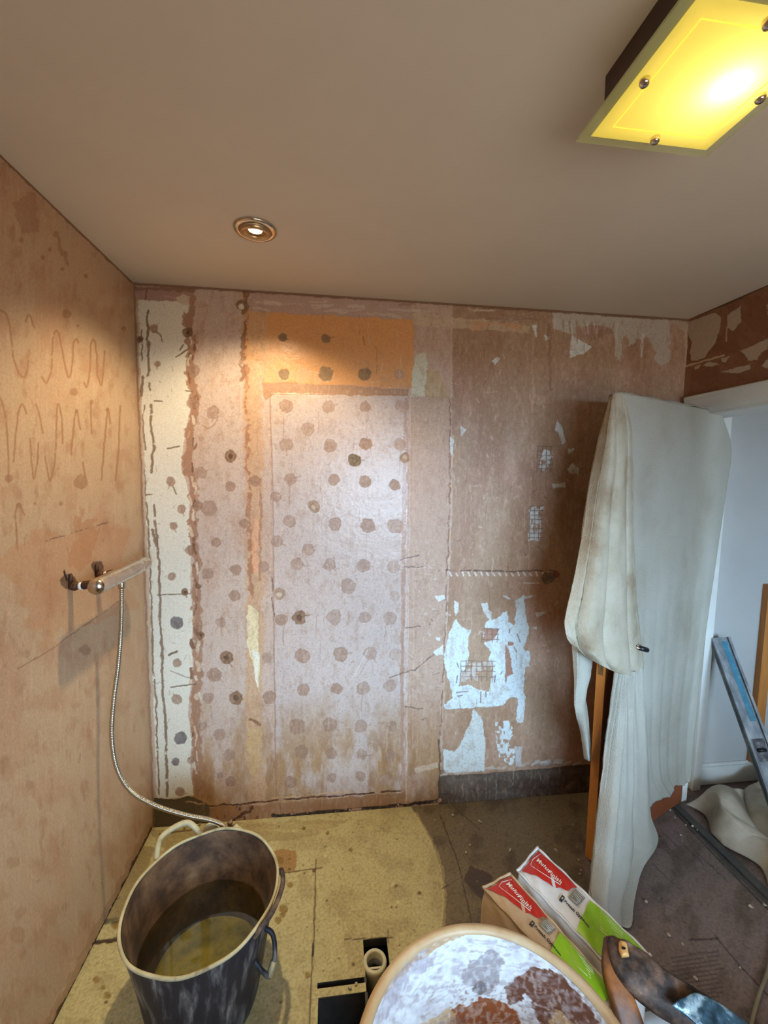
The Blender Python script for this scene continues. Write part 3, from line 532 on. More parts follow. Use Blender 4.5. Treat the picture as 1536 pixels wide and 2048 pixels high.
link('handle_grip',tube([DP(1280,1296,.0735),DP(1294,1300,.078)],.010,12),M_black,h,True)['label']='black tip'
# --- sheet parts
SH=empty('dust_sheet',tuple(DP(1300,1500,.02)*[1,1,0]),'cream cotton dust sheet draped over the open door and gathered down its edge','dust sheet')
def cloth(name,rows,n=90,m=90,folds=None,mat=M_cloth,thick=.002,nz=.003,seed=0):
    R=[]
    for row in rows:
        c=np.array([DP(*p) for p in row]); R.append(spline(c,m))
    R=np.array(R); G=np.stack([spline(R[:,j],n) for j in range(m)],1)
    n3=np.array([dn_[0],dn_[1],0]); s_=np.linspace(0,1,m)[None,:]; t_=np.linspace(0,1,n)[:,None]
    off=(fbm(s_*6+t_*0,t_*9+s_*0,seed,4)-.5)*nz*2
    if folds: off=off+folds(s_,t_)
    G=G+off[...,None]*n3; G[...,2]=np.maximum(G[...,2],.006+.0*G[...,2])
    o=link(name,grid_mesh(G),mat,SH,True); md=o.modifiers.new('t','SOLIDIFY'); md.thickness=thick; md.offset=0; return o
# front face
ff=lambda s_,t_: .0022*t_*np.sin(s_*46+2*np.sin(t_*3))*np.clip(t_*1.6,0,1)+.003*t_*np.sin(s_*17+1)+.001*np.sin(s_*90)*t_**2
cloth('front_panel',[[(1238,784,.014),(1310,797,.012),(1380,812,.012),(1442,824,.010)],
 [(1246,900,.02),(1320,905,.014),(1400,905,.014),(1462,895,.012)],
 [(1252,1000,.022),(1320,1005,.014),(1390,1005,.014),(1452,985,.016)],
 [(1256,1150,.022),(1320,1155,.018),(1380,1155,.018),(1428,1150,.014)],
 [(1258,1300,.025),(1310,1300,.022),(1365,1300,.022),(1409,1290,.014)],
 [(1262,1430,.03),(1305,1430,.025),(1350,1430,.025),(1394,1420,.014)],
 [(1268,1540,.03),(1305,1545,.028),(1345,1540,.026),(1384,1530,.014)],
 [(1276,1625,.032),(1302,1612,.03),(1325,1597,.026),(1344,1590,.024),(1352,1571,.022),(1366,1570,.02),(1379,1564,.016)]],160,130,ff,seed=2)
# top edge roll over the door head
vs=[]; 
for u in np.linspace(-.03,dl+.012,60):
    row=[]
    for a in np.linspace(0,math.pi,9):
        n=-.019+.031*math.cos(a); z=1.966+.012*math.sin(a)+.002*math.sin(u*40)
        q=HG+du*u+dn_*n; row.append((q[0],q[1],z))
    q=HG+du*u+dn_*(-.052); row.append((q[0],q[1],1.2)); vs.append(row)
o=link('top_roll',grid_mesh(np.array(vs)),M_cloth,SH,True); md=o.modifiers.new('t','SOLIDIFY'); md.thickness=.002
# flap over leading edge
fl=lambda s_,t_: t_**.7*.042*(np.abs(np.sin(np.pi*(3.3*s_+.35*t_-.25*s_*t_+.1)))**.55-.6)*np.clip(s_*6,0,1)*np.clip((1-s_)*6,.2,1)+.004*np.sin(s_*22+t_*3)*t_
cloth('edge_flap',[[(1221,792,.0),(1226,788,.012),(1234,785,.016),(1246,786,.02)],
 [(1206,850,-.01),(1222,852,.03),(1240,852,.035),(1262,852,.022)],
 [(1190,920,-.01),(1215,922,.045),(1242,922,.05),(1264,922,.025)],
 [(1173,1000,.0),(1205,1003,.06),(1238,1003,.06),(1266,1000,.028)],
 [(1158,1100,.01),(1195,1100,.07),(1235,1100,.07),(1268,1100,.03)],
 [(1138,1190,.03),(1185,1195,.085),(1235,1200,.08),(1272,1195,.035)],
 [(1127,1245,.05),(1178,1262,.10),(1235,1275,.09),(1280,1270,.045)],
 [(1134,1278,.06),(1185,1306,.10),(1240,1325,.095),(1286,1325,.055)],
 [(1150,1296,.06),(1200,1330,.09),(1245,1347,.085),(1278,1344,.05)]],150,120,fl,M_cloth2,.003,.006,5)
# narrow rear fold beside the flap
cloth('rear_fold',[[(1220,800,-.03),(1226,800,-.02),(1230,806,-.01)],[(1196,880,-.04),(1203,880,-.01),(1208,880,-.02)],[(1180,960,-.05),(1188,960,-.015),(1194,960,-.03)],[(1166,1050,-.05),(1174,1050,-.015),(1180,1050,-.03)],[(1158,1140,-.05),(1166,1140,-.02),(1172,1150,-.03)],[(1150,1230,-.05),(1165,1230,-.02),(1180,1250,-.03)]],80,24,None,M_cloth2,.003,.002,8)
# loose fold hanging behind the leading edge
cloth('hanging_fold',[[(1144,1285,.0),(1155,1290,.02),(1168,1300,.02),(1184,1315,.0)],[(1145,1350,.0),(1158,1352,.025),(1170,1352,.02),(1180,1356,-.01)],[(1145,1405,.0),(1156,1404,.02),(1165,1398,.015),(1173,1390,-.02)],[(1151,1432,.0),(1160,1430,.02),(1168,1424,.01),(1178,1420,-.02)],[(1164,1470,-.02),(1169,1470,.0),(1174,1470,-.01),(1180,1470,-.03)],[(1172,1520,-.03),(1175,1520,-.01),(1178,1520,-.02),(1181,1520,-.04)]],70,40,lambda s_,t_:.008*np.sin(s_*9+t_*4),M_cloth,.003,.004,9)
# gathered lower skirt
gl=lambda s_,t_: (.030+.022*t_)*(np.abs(np.sin(np.pi*(3.6*s_+.25*np.sin(t_*2.5)+.12)))**.6-.6)*np.clip(.5+t_*2,0,1)*np.clip(1.5-t_*.7,0,1)-.030*np.exp(-((s_-.42-.05*t_)/.022)**2)*np.clip(1.1-t_,0,1)+.010*np.sin(s_*50+t_*5)*np.exp(-t_*3)
cloth('gathered_skirt',[[(1228,1338,.05),(1245,1342,.062),(1262,1340,.058),(1282,1330,.04)],
 [(1218,1400,.05),(1240,1400,.07),(1262,1400,.065),(1287,1400,.04)],
 [(1206,1470,.05),(1234,1470,.085),(1262,1470,.075),(1292,1470,.045)],
 [(1194,1560,.05),(1228,1560,.10),(1263,1560,.09),(1300,1560,.05)],
 [(1185,1640,.06),(1222,1640,.12),(1262,1640,.10),(1304,1630,.055)],
 [(1180,1690,.07),(1218,1695,.13),(1262,1700,.11),(1319,1680,.06)],
 [(1176,1740,.09),(1212,1745,.15),(1255,1740,.13),(1286,1727,.08)],
 [(1172,1785,.12),(1205,1795,.17),(1238,1795,.16),(1268,1780,.12)],
 [(1186,1838,.16),(1210,1852,.20),(1235,1858,.20),(1258,1838,.17)]],180,130,gl,M_cloth,.003,.005,11)
# =================================================================== LEVEL on the landing wall
def quadbar(A,B,w,t,axw):
    A=np.array(A,float);B=np.array(B,float);d=B-A;L=np.linalg.norm(d);d/=L;wv=np.array(axw,float);wv-=d*(wv@d);wv/=np.linalg.norm(wv);tv=np.cross(d,wv)
    if tv[1]>0: tv=-tv
    return A,d,L,wv,tv
def bar(A,d,wv,tv,a0,a1,w0,w1,t0,t1):
    vs=[A+d*a+wv*b+tv*c for a in (a0,a1) for b in (w0,w1) for c in (t0,t1)]
    return bm_fix(mesh(vs,[(0,1,3,2),(4,6,7,5),(0,4,5,1),(2,3,7,6),(0,2,6,4),(1,5,7,3)]))
TL=on(1417,1277,1,-.03); TR_=on(1444,1261,1,-.03); BLp=on(1536,1631,2,.14)
BL2=TL+(BLp-TL)*((TL[2]-.012)/(TL[2]-BLp[2]))
BL2=on(1575,1720,2,.012)
A,d,L,wv,tv=quadbar(TL,BL2,.1,.03,np.array([1,0,.25]))
LV=empty('spirit_level',tuple(BL2),'long scuffed aluminium spirit level with blue stripe leaning on the landing wall','spirit level')
wd_=.095
link('beam',bar(A,d,wv,tv,0,L,0,wd_,-.0,.018),M_alu,LV)
link('flange',bar(A,d,wv,tv,0,L,0,.012,-.004,.026),M_alu,LV); link('flange',bar(A,d,wv,tv,0,L,wd_-.012,wd_,-.004,.026),M_alu,LV)
link('blue_stripe',bar(A,d,wv,tv,.02,L*.42,.046,.076,.0175,.0188),M_blue,LV)
vb=link('vial_block',bar(A,d,wv,tv,L*.50,L*.60,.012,.075,.0175,.0215),noise_col('crusted_black_block',[(28,26,30),(80,76,78),(130,126,124)],50,.6,.6,90),LV)
link('vial',tube([A+d*L*.55+wv*.025+tv*.024,A+d*L*.55+wv*.062+tv*.024],.008,12),M_black,vb,True)
sc_=on(1467,1328,1,0); tag(link('wall_screw',bm_fix(grid_mesh(lathe([(0,.012),(.008,.011),(.012,.006),(.012,0)],16))),M_greyp,None,True),'small grey round stop fixed to the landing wall beside the level','door stop')
o=COL.objects['wall_screw']; o.location=(sc_[0],0,sc_[2]); o.rotation_euler=(math.radians(90),0,0)
# crumpled sheet on the landing
n=140; S_,T_=np.meshgrid(np.linspace(0,1,n),np.linspace(0,1,n))
c00=np.array([2.60,-.14]);c10=np.array([3.25,-.05]);c01=np.array([2.595,-.62]);c11=np.array([3.3,-.75])
XY=(c00*(1-S_)[...,None]+c10*S_[...,None])*(1-T_)[...,None]+(c01*(1-S_)[...,None]+c11*S_[...,None])*T_[...,None]
XY[...,0]+=.035*np.sin(T_*11+S_*3)*(1-S_)+.03*T_*0
wx=S_+.25*(vn(S_*2.2,T_*2.2,3)-.5); wy=T_+.25*(vn(S_*2.0,T_*2.0,8)-.5)
def ridge(a,b,k,w): 
    t=wx*a+wy*b-k; return np.exp(-np.abs(t)/w)
edge=np.minimum(np.minimum(S_,1-S_),np.minimum(T_,1-T_))
hgt=.03+.085*np.abs(np.sin(np.pi*(1.5*wx+1.1*wy+.15)))**.6*(.45+.55*np.abs(np.sin(np.pi*(1.9*wy-1.3*wx+.3)))**.7)+.02*np.abs(np.sin(np.pi*(4*wx-2.6*wy)))
Zz=.008+np.clip(edge*12,0,1)*hgt
XY[...,0]=np.maximum(XY[...,0],W+.035)
o=link('crumpled_dust_sheet',grid_mesh(np.dstack([XY,Zz])),M_clothh,None,True); tag(o,'crumpled beige dust sheet heaped on the landing floor below the spirit level','dust sheet'); md=o.modifiers.new('t','SOLIDIFY'); md.thickness=.003
# =================================================================== CEILING LIGHTS
CL=empty('square_ceiling_light',(1.451,-1.222,H),'square ceiling light glowing yellow with a glass plate held by round studs','ceiling light')
cx,cy=1.451,-1.222; g=.147; zg=2.322; hb=.112
link('light_box',boxes([(cx-hb,cx-hb+.004,cy-hb,cy+hb,zg+.008,H),(cx+hb-.004,cx+hb,cy-hb,cy+hb,zg+.008,H),(cx-hb+.004,cx+hb-.004,cy-hb,cy-hb+.004,zg+.008,H),(cx-hb+.004,cx+hb-.004,cy+hb-.004,cy+hb,zg+.008,H)]),M_lampbox,CL)
m,nt,b=nodes('clear_green_glass_rim'); b.inputs['Base Color'].default_value=(*lin((214,214,150)),1); b.inputs['Roughness'].default_value=.1; b.inputs['Alpha'].default_value=.42; M_rim=m
link('glass_plate',boxes([(cx-g,cx+g,cy-g,cy+g,zg,zg+.005)],.0006),M_rim,CL)
m,nt,b=nodes('yellow_frosted_diffuser'); nt.nodes.remove(b); N=nt.nodes; L_=nt.links
tr=N.new('ShaderNodeBsdfTranslucent'); tr.inputs[0].default_value=(*lin((255,238,165)),1); em=N.new('ShaderNodeEmission'); em.inputs[0].default_value=(1.0,.80,.13,1); em.inputs[1].default_value=.38
ad=N.new('ShaderNodeAddShader'); L_.new(tr.outputs[0],ad.inputs[0]); L_.new(em.outputs[0],ad.inputs[1]); L_.new(ad.outputs[0],N['Material Output'].inputs[0]); M_diff=m
link('diffuser',mesh([(cx-.127,cy-.127,zg-.001),(cx-.127,cy+.127,zg-.001),(cx+.127,cy+.127,zg-.001),(cx+.127,cy-.127,zg-.001)],[(0,1,2,3)]),M_diff,CL)
link('diffuser_bead',boxes([(cx-.099,cx+.099,cy-.0995,cy-.098,zg-.0022,zg-.0012),(cx-.099,cx+.099,cy+.098,cy+.0995,zg-.0022,zg-.0012),(cx-.0995,cx-.098,cy-.098,cy+.098,zg-.0022,zg-.0012),(cx+.098,cx+.0995,cy-.098,cy+.098,zg-.0022,zg-.0012)]),M_diff,CL)
for sx,sy in ((-1,0),(1,0),(0,1),(0,-1)):
    o=link('stud',bm_fix(grid_mesh(lathe([(0,-.011),(.006,-.0105),(.0085,-.007),(.0085,0)],20,None,(cx+sx*.111,cy+sy*.111,zg-.002)),True)),M_chrome,CL,True)
l=bpy.data.lights.new('bulb','POINT'); l.energy=1.3; l.color=(1,.90,.55); l.shadow_soft_size=.01; o=bpy.data.objects.new('bulb',l); COL.objects.link(o); o.location=(cx+.045,cy-.008,zg+.034)
DLx,DLy=.571,-.474
DLt=empty('downlight',(DLx,DLy,H),'round recessed spotlight with brushed ring glowing warm in the ceiling','spotlight')
pr=[(.066,0),(.067,-.004),(.064,-.008),(.052,-.011),(.050,-.009)]
link('outer_ring',bm_fix(grid_mesh(lathe(pr,48,None,(DLx,DLy,H)),True)),M_chrome,DLt,True)
G=lathe([(.049,-.007),(.048,-.016),(.042,-.018),(.036,-.016),(.034,-.005)],48); G[...,2]+=G[...,1]*.10; G+=np.array([DLx,DLy,H])
link('tilt_ring',bm_fix(grid_mesh(G,True)),noise_col('satin_gold_ring',[(190,160,125),(205,175,140)],10,.3,.05,60,.8),DLt,True)
m,nt,b=nodes('hot_lamp_face'); b.inputs['Emission Color'].default_value=(1,.86,.55,1); b.inputs['Emission Strength'].default_value=9; M_hot=m
link('reflector',bm_fix(grid_mesh(lathe([(.034,-.006),(.022,-.004),(.0215,-.003)],32,None,(DLx,DLy,H)),True)),noise_col('dark_reflector',[(90,66,36),(170,130,70)],60,.3,0,60,.8),DLt,True)
link('lamp_face',bm_fix(grid_mesh(lathe([(.0001,-.0052),(.012,-.0051),(.0215,-.0045)],24,None,(DLx,DLy,H)),True)),M_hot,DLt,True)
l=bpy.data.lights.new('downlight_beam','SPOT'); l.energy=36; l.color=(1,.80,.52); l.spot_size=math.radians(128); l.spot_blend=.55; l.shadow_soft_size=.03
o=bpy.data.objects.new('downlight_beam',l); COL.objects.link(o); o.location=(DLx,DLy,H-.032); o.rotation_euler=(math.radians(8),math.radians(4),0)
l=bpy.data.lights.new('downlight_core','SPOT'); l.energy=66; l.color=(1,.84,.48); l.spot_size=math.radians(56); l.spot_blend=.9; l.shadow_soft_size=.025
o=bpy.data.objects.new('downlight_core',l); COL.objects.link(o); o.location=(DLx,DLy,H-.034); o.rotation_euler=(math.radians(-1),math.radians(2),0)
# =================================================================== SHOWER MIXER
SM=empty('shower_mixer',(0,-.45,1.29),'chrome bar shower mixer on two corroded pipes on the left wall','shower mixer')
bx=.098; y0,y1=-.578,-.200; zb=1.288
nb=40; yy=np.linspace(y0,y1,nb); rr=np.full(nb,.0265)
rr[:2]=[.018,.0245]; rr[-2:]=[.022,.013]
for i,y in enumerate(yy):
    if abs(y-(y0+.075))<.006 or abs(y-(y1-.075))<.006: rr[i]=.0245
bd=link('mixer_body',tube([(bx,y,zb) for y in yy],rr,28),M_chrome,SM,True)
for yv in (-.523,-.373):
    pth=spline([(0.0,yv,1.285),(.022,yv,1.279),(.05,yv,1.284),(.085,yv,1.288)],30); r=np.where((np.arange(30)>2)&(np.arange(30)<9),.0145,.0105); r=np.where((np.arange(30)>15)&(np.arange(30)<25),.0135,r)
    ip=link('inlet_pipe',tube(pth,r,16),M_brass,SM,True)
    link('thread_tape',tube([(.028,yv,1.280),(.036,yv,1.281)],.0125,16),M_ptfe,ip,True)
    link('pipe_stub',tube([(.004,yv-.003,1.285),(.006,yv-.004,1.312),(.004,yv-.002,1.32)],[.008,.006,.004],8),M_brass,ip,True)
hs=[]
hpx=[(245,1176,-.405),(243,1250,-.41),(237,1330,-.415),(228,1400,-.42),(224,1470,-.425),(234,1535,-.43),(262,1582,-.43),(310,1611,-.43),(370,1630,-.43),(420,1640,-.435),(446,1652,-.44),(455,1676,-.446),(456,1712,-.442)]
hc=[on(a,b_,1,c) for a,b_,c in hpx]
hc[0]=np.array([bx,hc[0][1],zb-.030])
hc=spline(hc,900); ii=np.arange(900); rad=.0078+.0011*np.sin(ii*2*np.pi/3.6)
rad[:8]=.0105; 
HO=tag(link('shower_hose',tube(hc,rad,12),M_hose,None,True),'ribbed metal shower hose hanging from the mixer down behind the bucket','shower hose')
link('hose_nut',tube([hc[0]+[0,0,.012],hc[0]+[0,0,-.018]],.0115,6),M_chrome,HO)
# cream shower handset behind bucket
SHD=empty('shower_handset',(.43,-.44,.3),'cream plastic shower head tucked behind the bucket rim at the hose end','shower head')
hc0=on(425,1664,1,-.43)
G=lathe([(0.0001,.014),(.02,.013),(.033,.006),(.035,0),(.033,-.004),(.0001,-.006)],40)
hd=link('spray_head',bm_fix(grid_mesh(G,True)),M_creamp,None,True); hd.rotation_euler=(math.radians(62),math.radians(28),0); hd.location=hc0; hd.parent=SHD; hd.matrix_parent_inverse=Matrix.Translation(-Vector(SHD.location))
link('grip',tube(spline([on(405,1690,1,-.435),on(440,1690,1,-.42),on(480,1672,1,-.42),on(468,1656,1,-.42)],20),[.012]*4+[.016]*10+[.015]*6,14),M_creamp,SHD,True)
link('end_cap',tube([on(462,1654,1,-.42),on(458,1646,1,-.42),on(464,1644,1,-.42)],.008,12),noise_col('brown_cap',[(110,80,66),(140,104,88)],20,.5),SHD,True)
# =================================================================== BUCKET
BX,BY,BH,RT_,RB=.432,-.693,.36,.222,.160
AX=(.975,1.04)
def wobb(th,z): return 1+.012*(z/BH)*np.sin(2*th+.8)+.006*np.sin(5*th+z*20)
BK=empty('bucket',(BX,BY,0),'black rubber builders bucket caked with plaster and holding murky water','bucket')
prof=[(RB*.96,.0),(RB,.006)]+[(RB+(RT_-RB)*t,BH*t) for t in np.linspace(.06,1,24)]
link('outer_shell',grid_mesh(lathe(prof,96,wobb,(BX,BY,.003),AX),True),M_tubdark,BK,True)
prof2=[(RT_-.006,BH)]+[(RB+(RT_-RB)*t-.007,BH*t) for t in np.linspace(.97,.03,24)]+[(.0001,.008)]
link('inner_lining',grid_mesh(lathe(prof2,96,wobb,(BX,BY,.003),AX),True),M_bin,BK,True)
th=np.linspace(0,2*np.pi,140,endpoint=False); k=wobb(th,BH)
rimp=np.stack([BX+RT_*AX[0]*k*np.cos(th),BY+RT_*AX[1]*k*np.sin(th),np.full(140,BH+.004)+.002*np.sin(9*th)],1); rimp=np.vstack([rimp,rimp[:1]])
link('rim',tube(rimp,.0048,10,False),M_brim,BK,True)
def rimpt(a,dr=0,z=BH): 
    kk=float(wobb(np.array(a),BH)); return np.array([BX+(RT_*kk+dr)*AX[0]*math.cos(a),BY+(RT_*kk+dr)*AX[1]*math.sin(a),z])
a0=math.radians(128)
hp_=[rimpt(a0+.33,.0,BH-.02),rimpt(a0+.28,.022,BH+.012),rimpt(a0+.16,.040,BH+.038),rimpt(a0-.12,.040,BH+.040),rimpt(a0-.26,.022,BH+.014),rimpt(a0-.33,.0,BH-.018)]
link('handle',tube(spline(hp_,40),.0095,12),M_brim,BK,True)
a1=math.radians(-12)
hp_=[rimpt(a1+.42,.0,BH-.012),rimpt(a1+.36,.012,BH+.010),rimpt(a1+.15,.020,BH+.013),rimpt(a1-.15,.020,BH+.012),rimpt(a1-.36,.012,BH+.006),rimpt(a1-.42,.0,BH-.014)]
link('handle',tube(spline(hp_,40),.0075,12),M_caked,BK,True)
a2=math.radians(-22)
hl=[rimpt(a2+.10,-.02,.285),rimpt(a2+.09,.008,.27),rimpt(a2+.05,.020,.22),rimpt(a2-.03,.016,.175),rimpt(a2-.10,.000,.20),rimpt(a2-.12,-.035,.235)]
bl=link('hanging_loop',tube(spline(hl,40),.007,12),M_tubdark,BK,True)
link('loop_grip',tube([rimpt(a2+.03,.020,.205),rimpt(a2-.04,.015,.175)],.010,12),M_brim,bl,True)
mw=bpy.data.materials.new('murky_water'); mw.use_nodes=True; nt=mw.node_tree; nt.nodes.remove(nt.nodes['Principled BSDF']); N=nt.nodes
t1=N.new('ShaderNodeBsdfTransparent'); t1.inputs[0].default_value=(.62,.64,.42,1); g1=N.new('ShaderNodeBsdfGlossy'); g1.inputs['Roughness'].default_value=.03; fr=N.new('ShaderNodeFresnel'); fr.inputs[0].default_value=1.33; mx=N.new('ShaderNodeMixShader')
nt.links.new(fr.outputs[0],mx.inputs[0]); nt.links.new(t1.outputs[0],mx.inputs[1]); nt.links.new(g1.outputs[0],mx.inputs[2]); nt.links.new(mx.outputs[0],N['Material Output'].inputs[0])
zw=.20; rw=RB+(RT_-RB)*zw/BH-.008
WT=tag(link('bucket_water',grid_mesh(lathe([(.0001,zw),(rw*.5,zw),(rw,zw)],96,None,(BX,BY,.003),AX),True),mw,None,True),'murky greenish water standing half way up the black bucket','water')
rs=RB+(RT_-RB)*.08/BH-.009
rs=RB+(RT_-RB)*.12/BH-.010
G=lathe([(.0001,.120),(rs*.3,.124),(rs*.6,.120),(rs*.85,.112),(rs*.96,.09)],96,lambda t,z:1+.02*np.sin(3*t),(BX+.004,BY,.0),AX)
tag(link('plaster_sediment',grid_mesh(G,True),M_sed,None,True),'yellow brown plaster sediment settled under the water in the bucket','plaster')
# =================================================================== FLOOR WASTE
WP=empty('waste_pipe',(.968,-.652,-.2),'cream waste pipe end standing open in the cut floor hole','waste pipe')
pcx,pcy=.968,-.655
link('collar',bm_fix(grid_mesh(lathe([(.027,-.06),(.027,-.004),(.029,0),(.037,.0),(.040,-.004),(.040,-.030),(.036,-.034),(.034,-.12)],44,None,(pcx,pcy,.006)),True)),M_pipe,WP,True)
link('trap_body',tube([(pcx,pcy,-.02),(pcx,pcy,-.13)],.0345,28,False),M_greyp,WP,True)
link('cross_bar',boxes([(pcx-.026,pcx+.026,pcy-.003,pcy+.003,-.030,-.022)]),M_pipe,WP)
link('inner_ring',bm_fix(grid_mesh(lathe([(.0268,-.02),(.022,-.03),(.021,-.05),(.0268,-.05)],32,None,(pcx,pcy,0)),True)),M_greyp,WP,True)
link('branch_pipe',tube([(pcx+.006,pcy-.05,-.06),(pcx+.006,pcy-.12,-.055),(pcx+.004,pcy-.26,-.055)],.021,20),M_pipe,WP,True)
# =================================================================== MIXING TUB
TX,TY,TH,TR,TB=1.165,-1.225,.415,.304,.235
TU=empty('mixing_tub',(TX,TY,0),'large round cream mixing tub smeared inside with dried white and brown plaster','mixing tub')
tw=lambda t,z:1+.006*np.sin(2*t+.5)
prof=[(TB*.95,0),(TB,.01)]+[(TB+(TR-.012-TB)*t,TH*t) for t in np.linspace(.1,.96,10)]
link('outer_shell',grid_mesh(lathe(prof,96,tw,(TX,TY,.003)),True),noise_col('cream_tub_plastic',[(160,132,98),(196,172,136)],5,.5,.1,50),TU,True)
# inner surface painted with plaster
ti=np.linspace(1,0,190); th=np.linspace(0,2*np.pi,420,endpoint=False)
rad_=np.where(ti>.12,TB+(TR-TB)*ti-.022,(TB-.012)*np.sqrt(np.clip(ti/.12,0,1))+.0005*0); 
zz=np.where(ti>.12,TH*ti,.12*TH*(ti/.12)**2+.012)
G=np.stack([TX+rad_[:,None]*np.cos(th),TY+rad_[:,None]*np.sin(th),np.repeat(zz[:,None],420,1)],-1)
s=Surf(G,(196,160,118),.6); U,V=s.U,s.V
s.poly([(700,2300),(730,2048),(790,1960),(870,1895),(950,1868),(1050,1880),(1120,1925),(1200,2000),(1260,2100),(1290,2300)],(226,230,232),5,1,.001,.75,.03)
s.tone(.02,.35,(176,170,176),3,(1,1),.5,(V>1870).astype(float)); s.tone(.06,.3,(196,190,196),7,(1,1),.5,(V>1870).astype(float))
s.poly([(930,1925),(990,1900),(1005,1930),(1000,1960),(975,1985),(945,1985),(925,1955)],(150,140,142),9,.75,.001,.7,.05)
s.spot(960,1976,14,(120,116,118),.9,True,3)
s.poly([(780,1950),(850,1905),(880,1915),(820,1960),(775,2040),(760,2040)],(158,146,156),8,.5,0,None,.05)
s.poly([(1005,1975),(1020,1965),(1045,1945),(1075,1930),(1110,1940),(1160,1985),(1200,2048),(1230,2200),(1130,2200),(1080,2048),(1055,1990),(1020,2010)],(104,62,44),6,.95,-.001,.5,.05)
s.poly([(1110,2020),(1130,2030),(1150,2048),(1160,2150),(1095,2150),(1098,2048)],(200,166,124),5,.9,0,None,.06)
s.poly([(905,2020),(960,1995),(1010,2005),(1040,2035),(1060,2100),(960,2100),(900,2050)],(146,72,32),6,.9,-.001,.45,.06)
s.poly([(840,2048),(900,2015),(920,2048),(1010,2048),(1060,2060),(1070,2300),(820,2300)],(206,176,134),6,.85,0,None,.05)
for i in range(40):
    x=760+rnd.random()*440; y=1880+rnd.random()*160; a=rnd.uniform(-.8,.3)+(x-960)/400*1.2; s.stroke([(x,y),(x+30*math.cos(a),y+30*math.sin(a))],rnd.uniform(1.5,4),rnd.choice([(236,238,240),(170,160,166),(150,134,136)]),.4,3,.0006,seed=i)
s.tone(.14,.45,(236,238,240),71,(1,.6),.52,(V>1870).astype(float),8); s.tone(.11,.5,(160,148,152),73,(.6,1),.56,(V>1870).astype(float),8); s.tone(.16,.5,(120,84,66),75,(1,1),.6,((V>1960)&(U>900)).astype(float),8)
for i in range(160):
    x=730+rnd.random()*480; y=1875+rnd.random()*180; a=rnd.uniform(-.5,.5)+(x-960)/300; L_=rnd.uniform(8,34); s.stroke([(x,y),(x+L_*math.cos(a),y+L_*math.sin(a))],rnd.uniform(1,3.5),rnd.choice([(240,242,242),(206,202,206),(170,158,162),(150,120,104)]),.35,3,.0004,.3,seed=i)
n_=fbm(U*.05,V*.05,31,5)-.5
P3=s.P.copy(); me=grid_mesh(P3,True); ca=me.color_attributes.new('Col','FLOAT_COLOR','POINT')
ca.data.foreach_set('color',np.concatenate([lin(np.clip(s.col,0,255)),s.rg[...,None]],-1).reshape(-1).astype(np.float32))
link('inner_lining',me,attr_mat('plaster_smeared_tub',30,.8,.3,.1),TU,True)
th=np.linspace(0,2*np.pi,120,endpoint=False)
pr=[(TR-.022,TH-.004),(TR-.020,TH+.006),(TR-.010,TH+.010),(TR,TH+.006),(TR+.006,TH-.004),(TR+.004,TH-.016),(TR-.008,TH-.02)]
link('rim',grid_mesh(lathe(pr,120,tw,(TX,TY,.003)),True),noise_col('cream_rim_plastic',[(184,152,112),(200,174,136),(206,196,180)],7,.45,.2,50,0,6,(1,1,1),[.35,.55,.75]),TU,True)
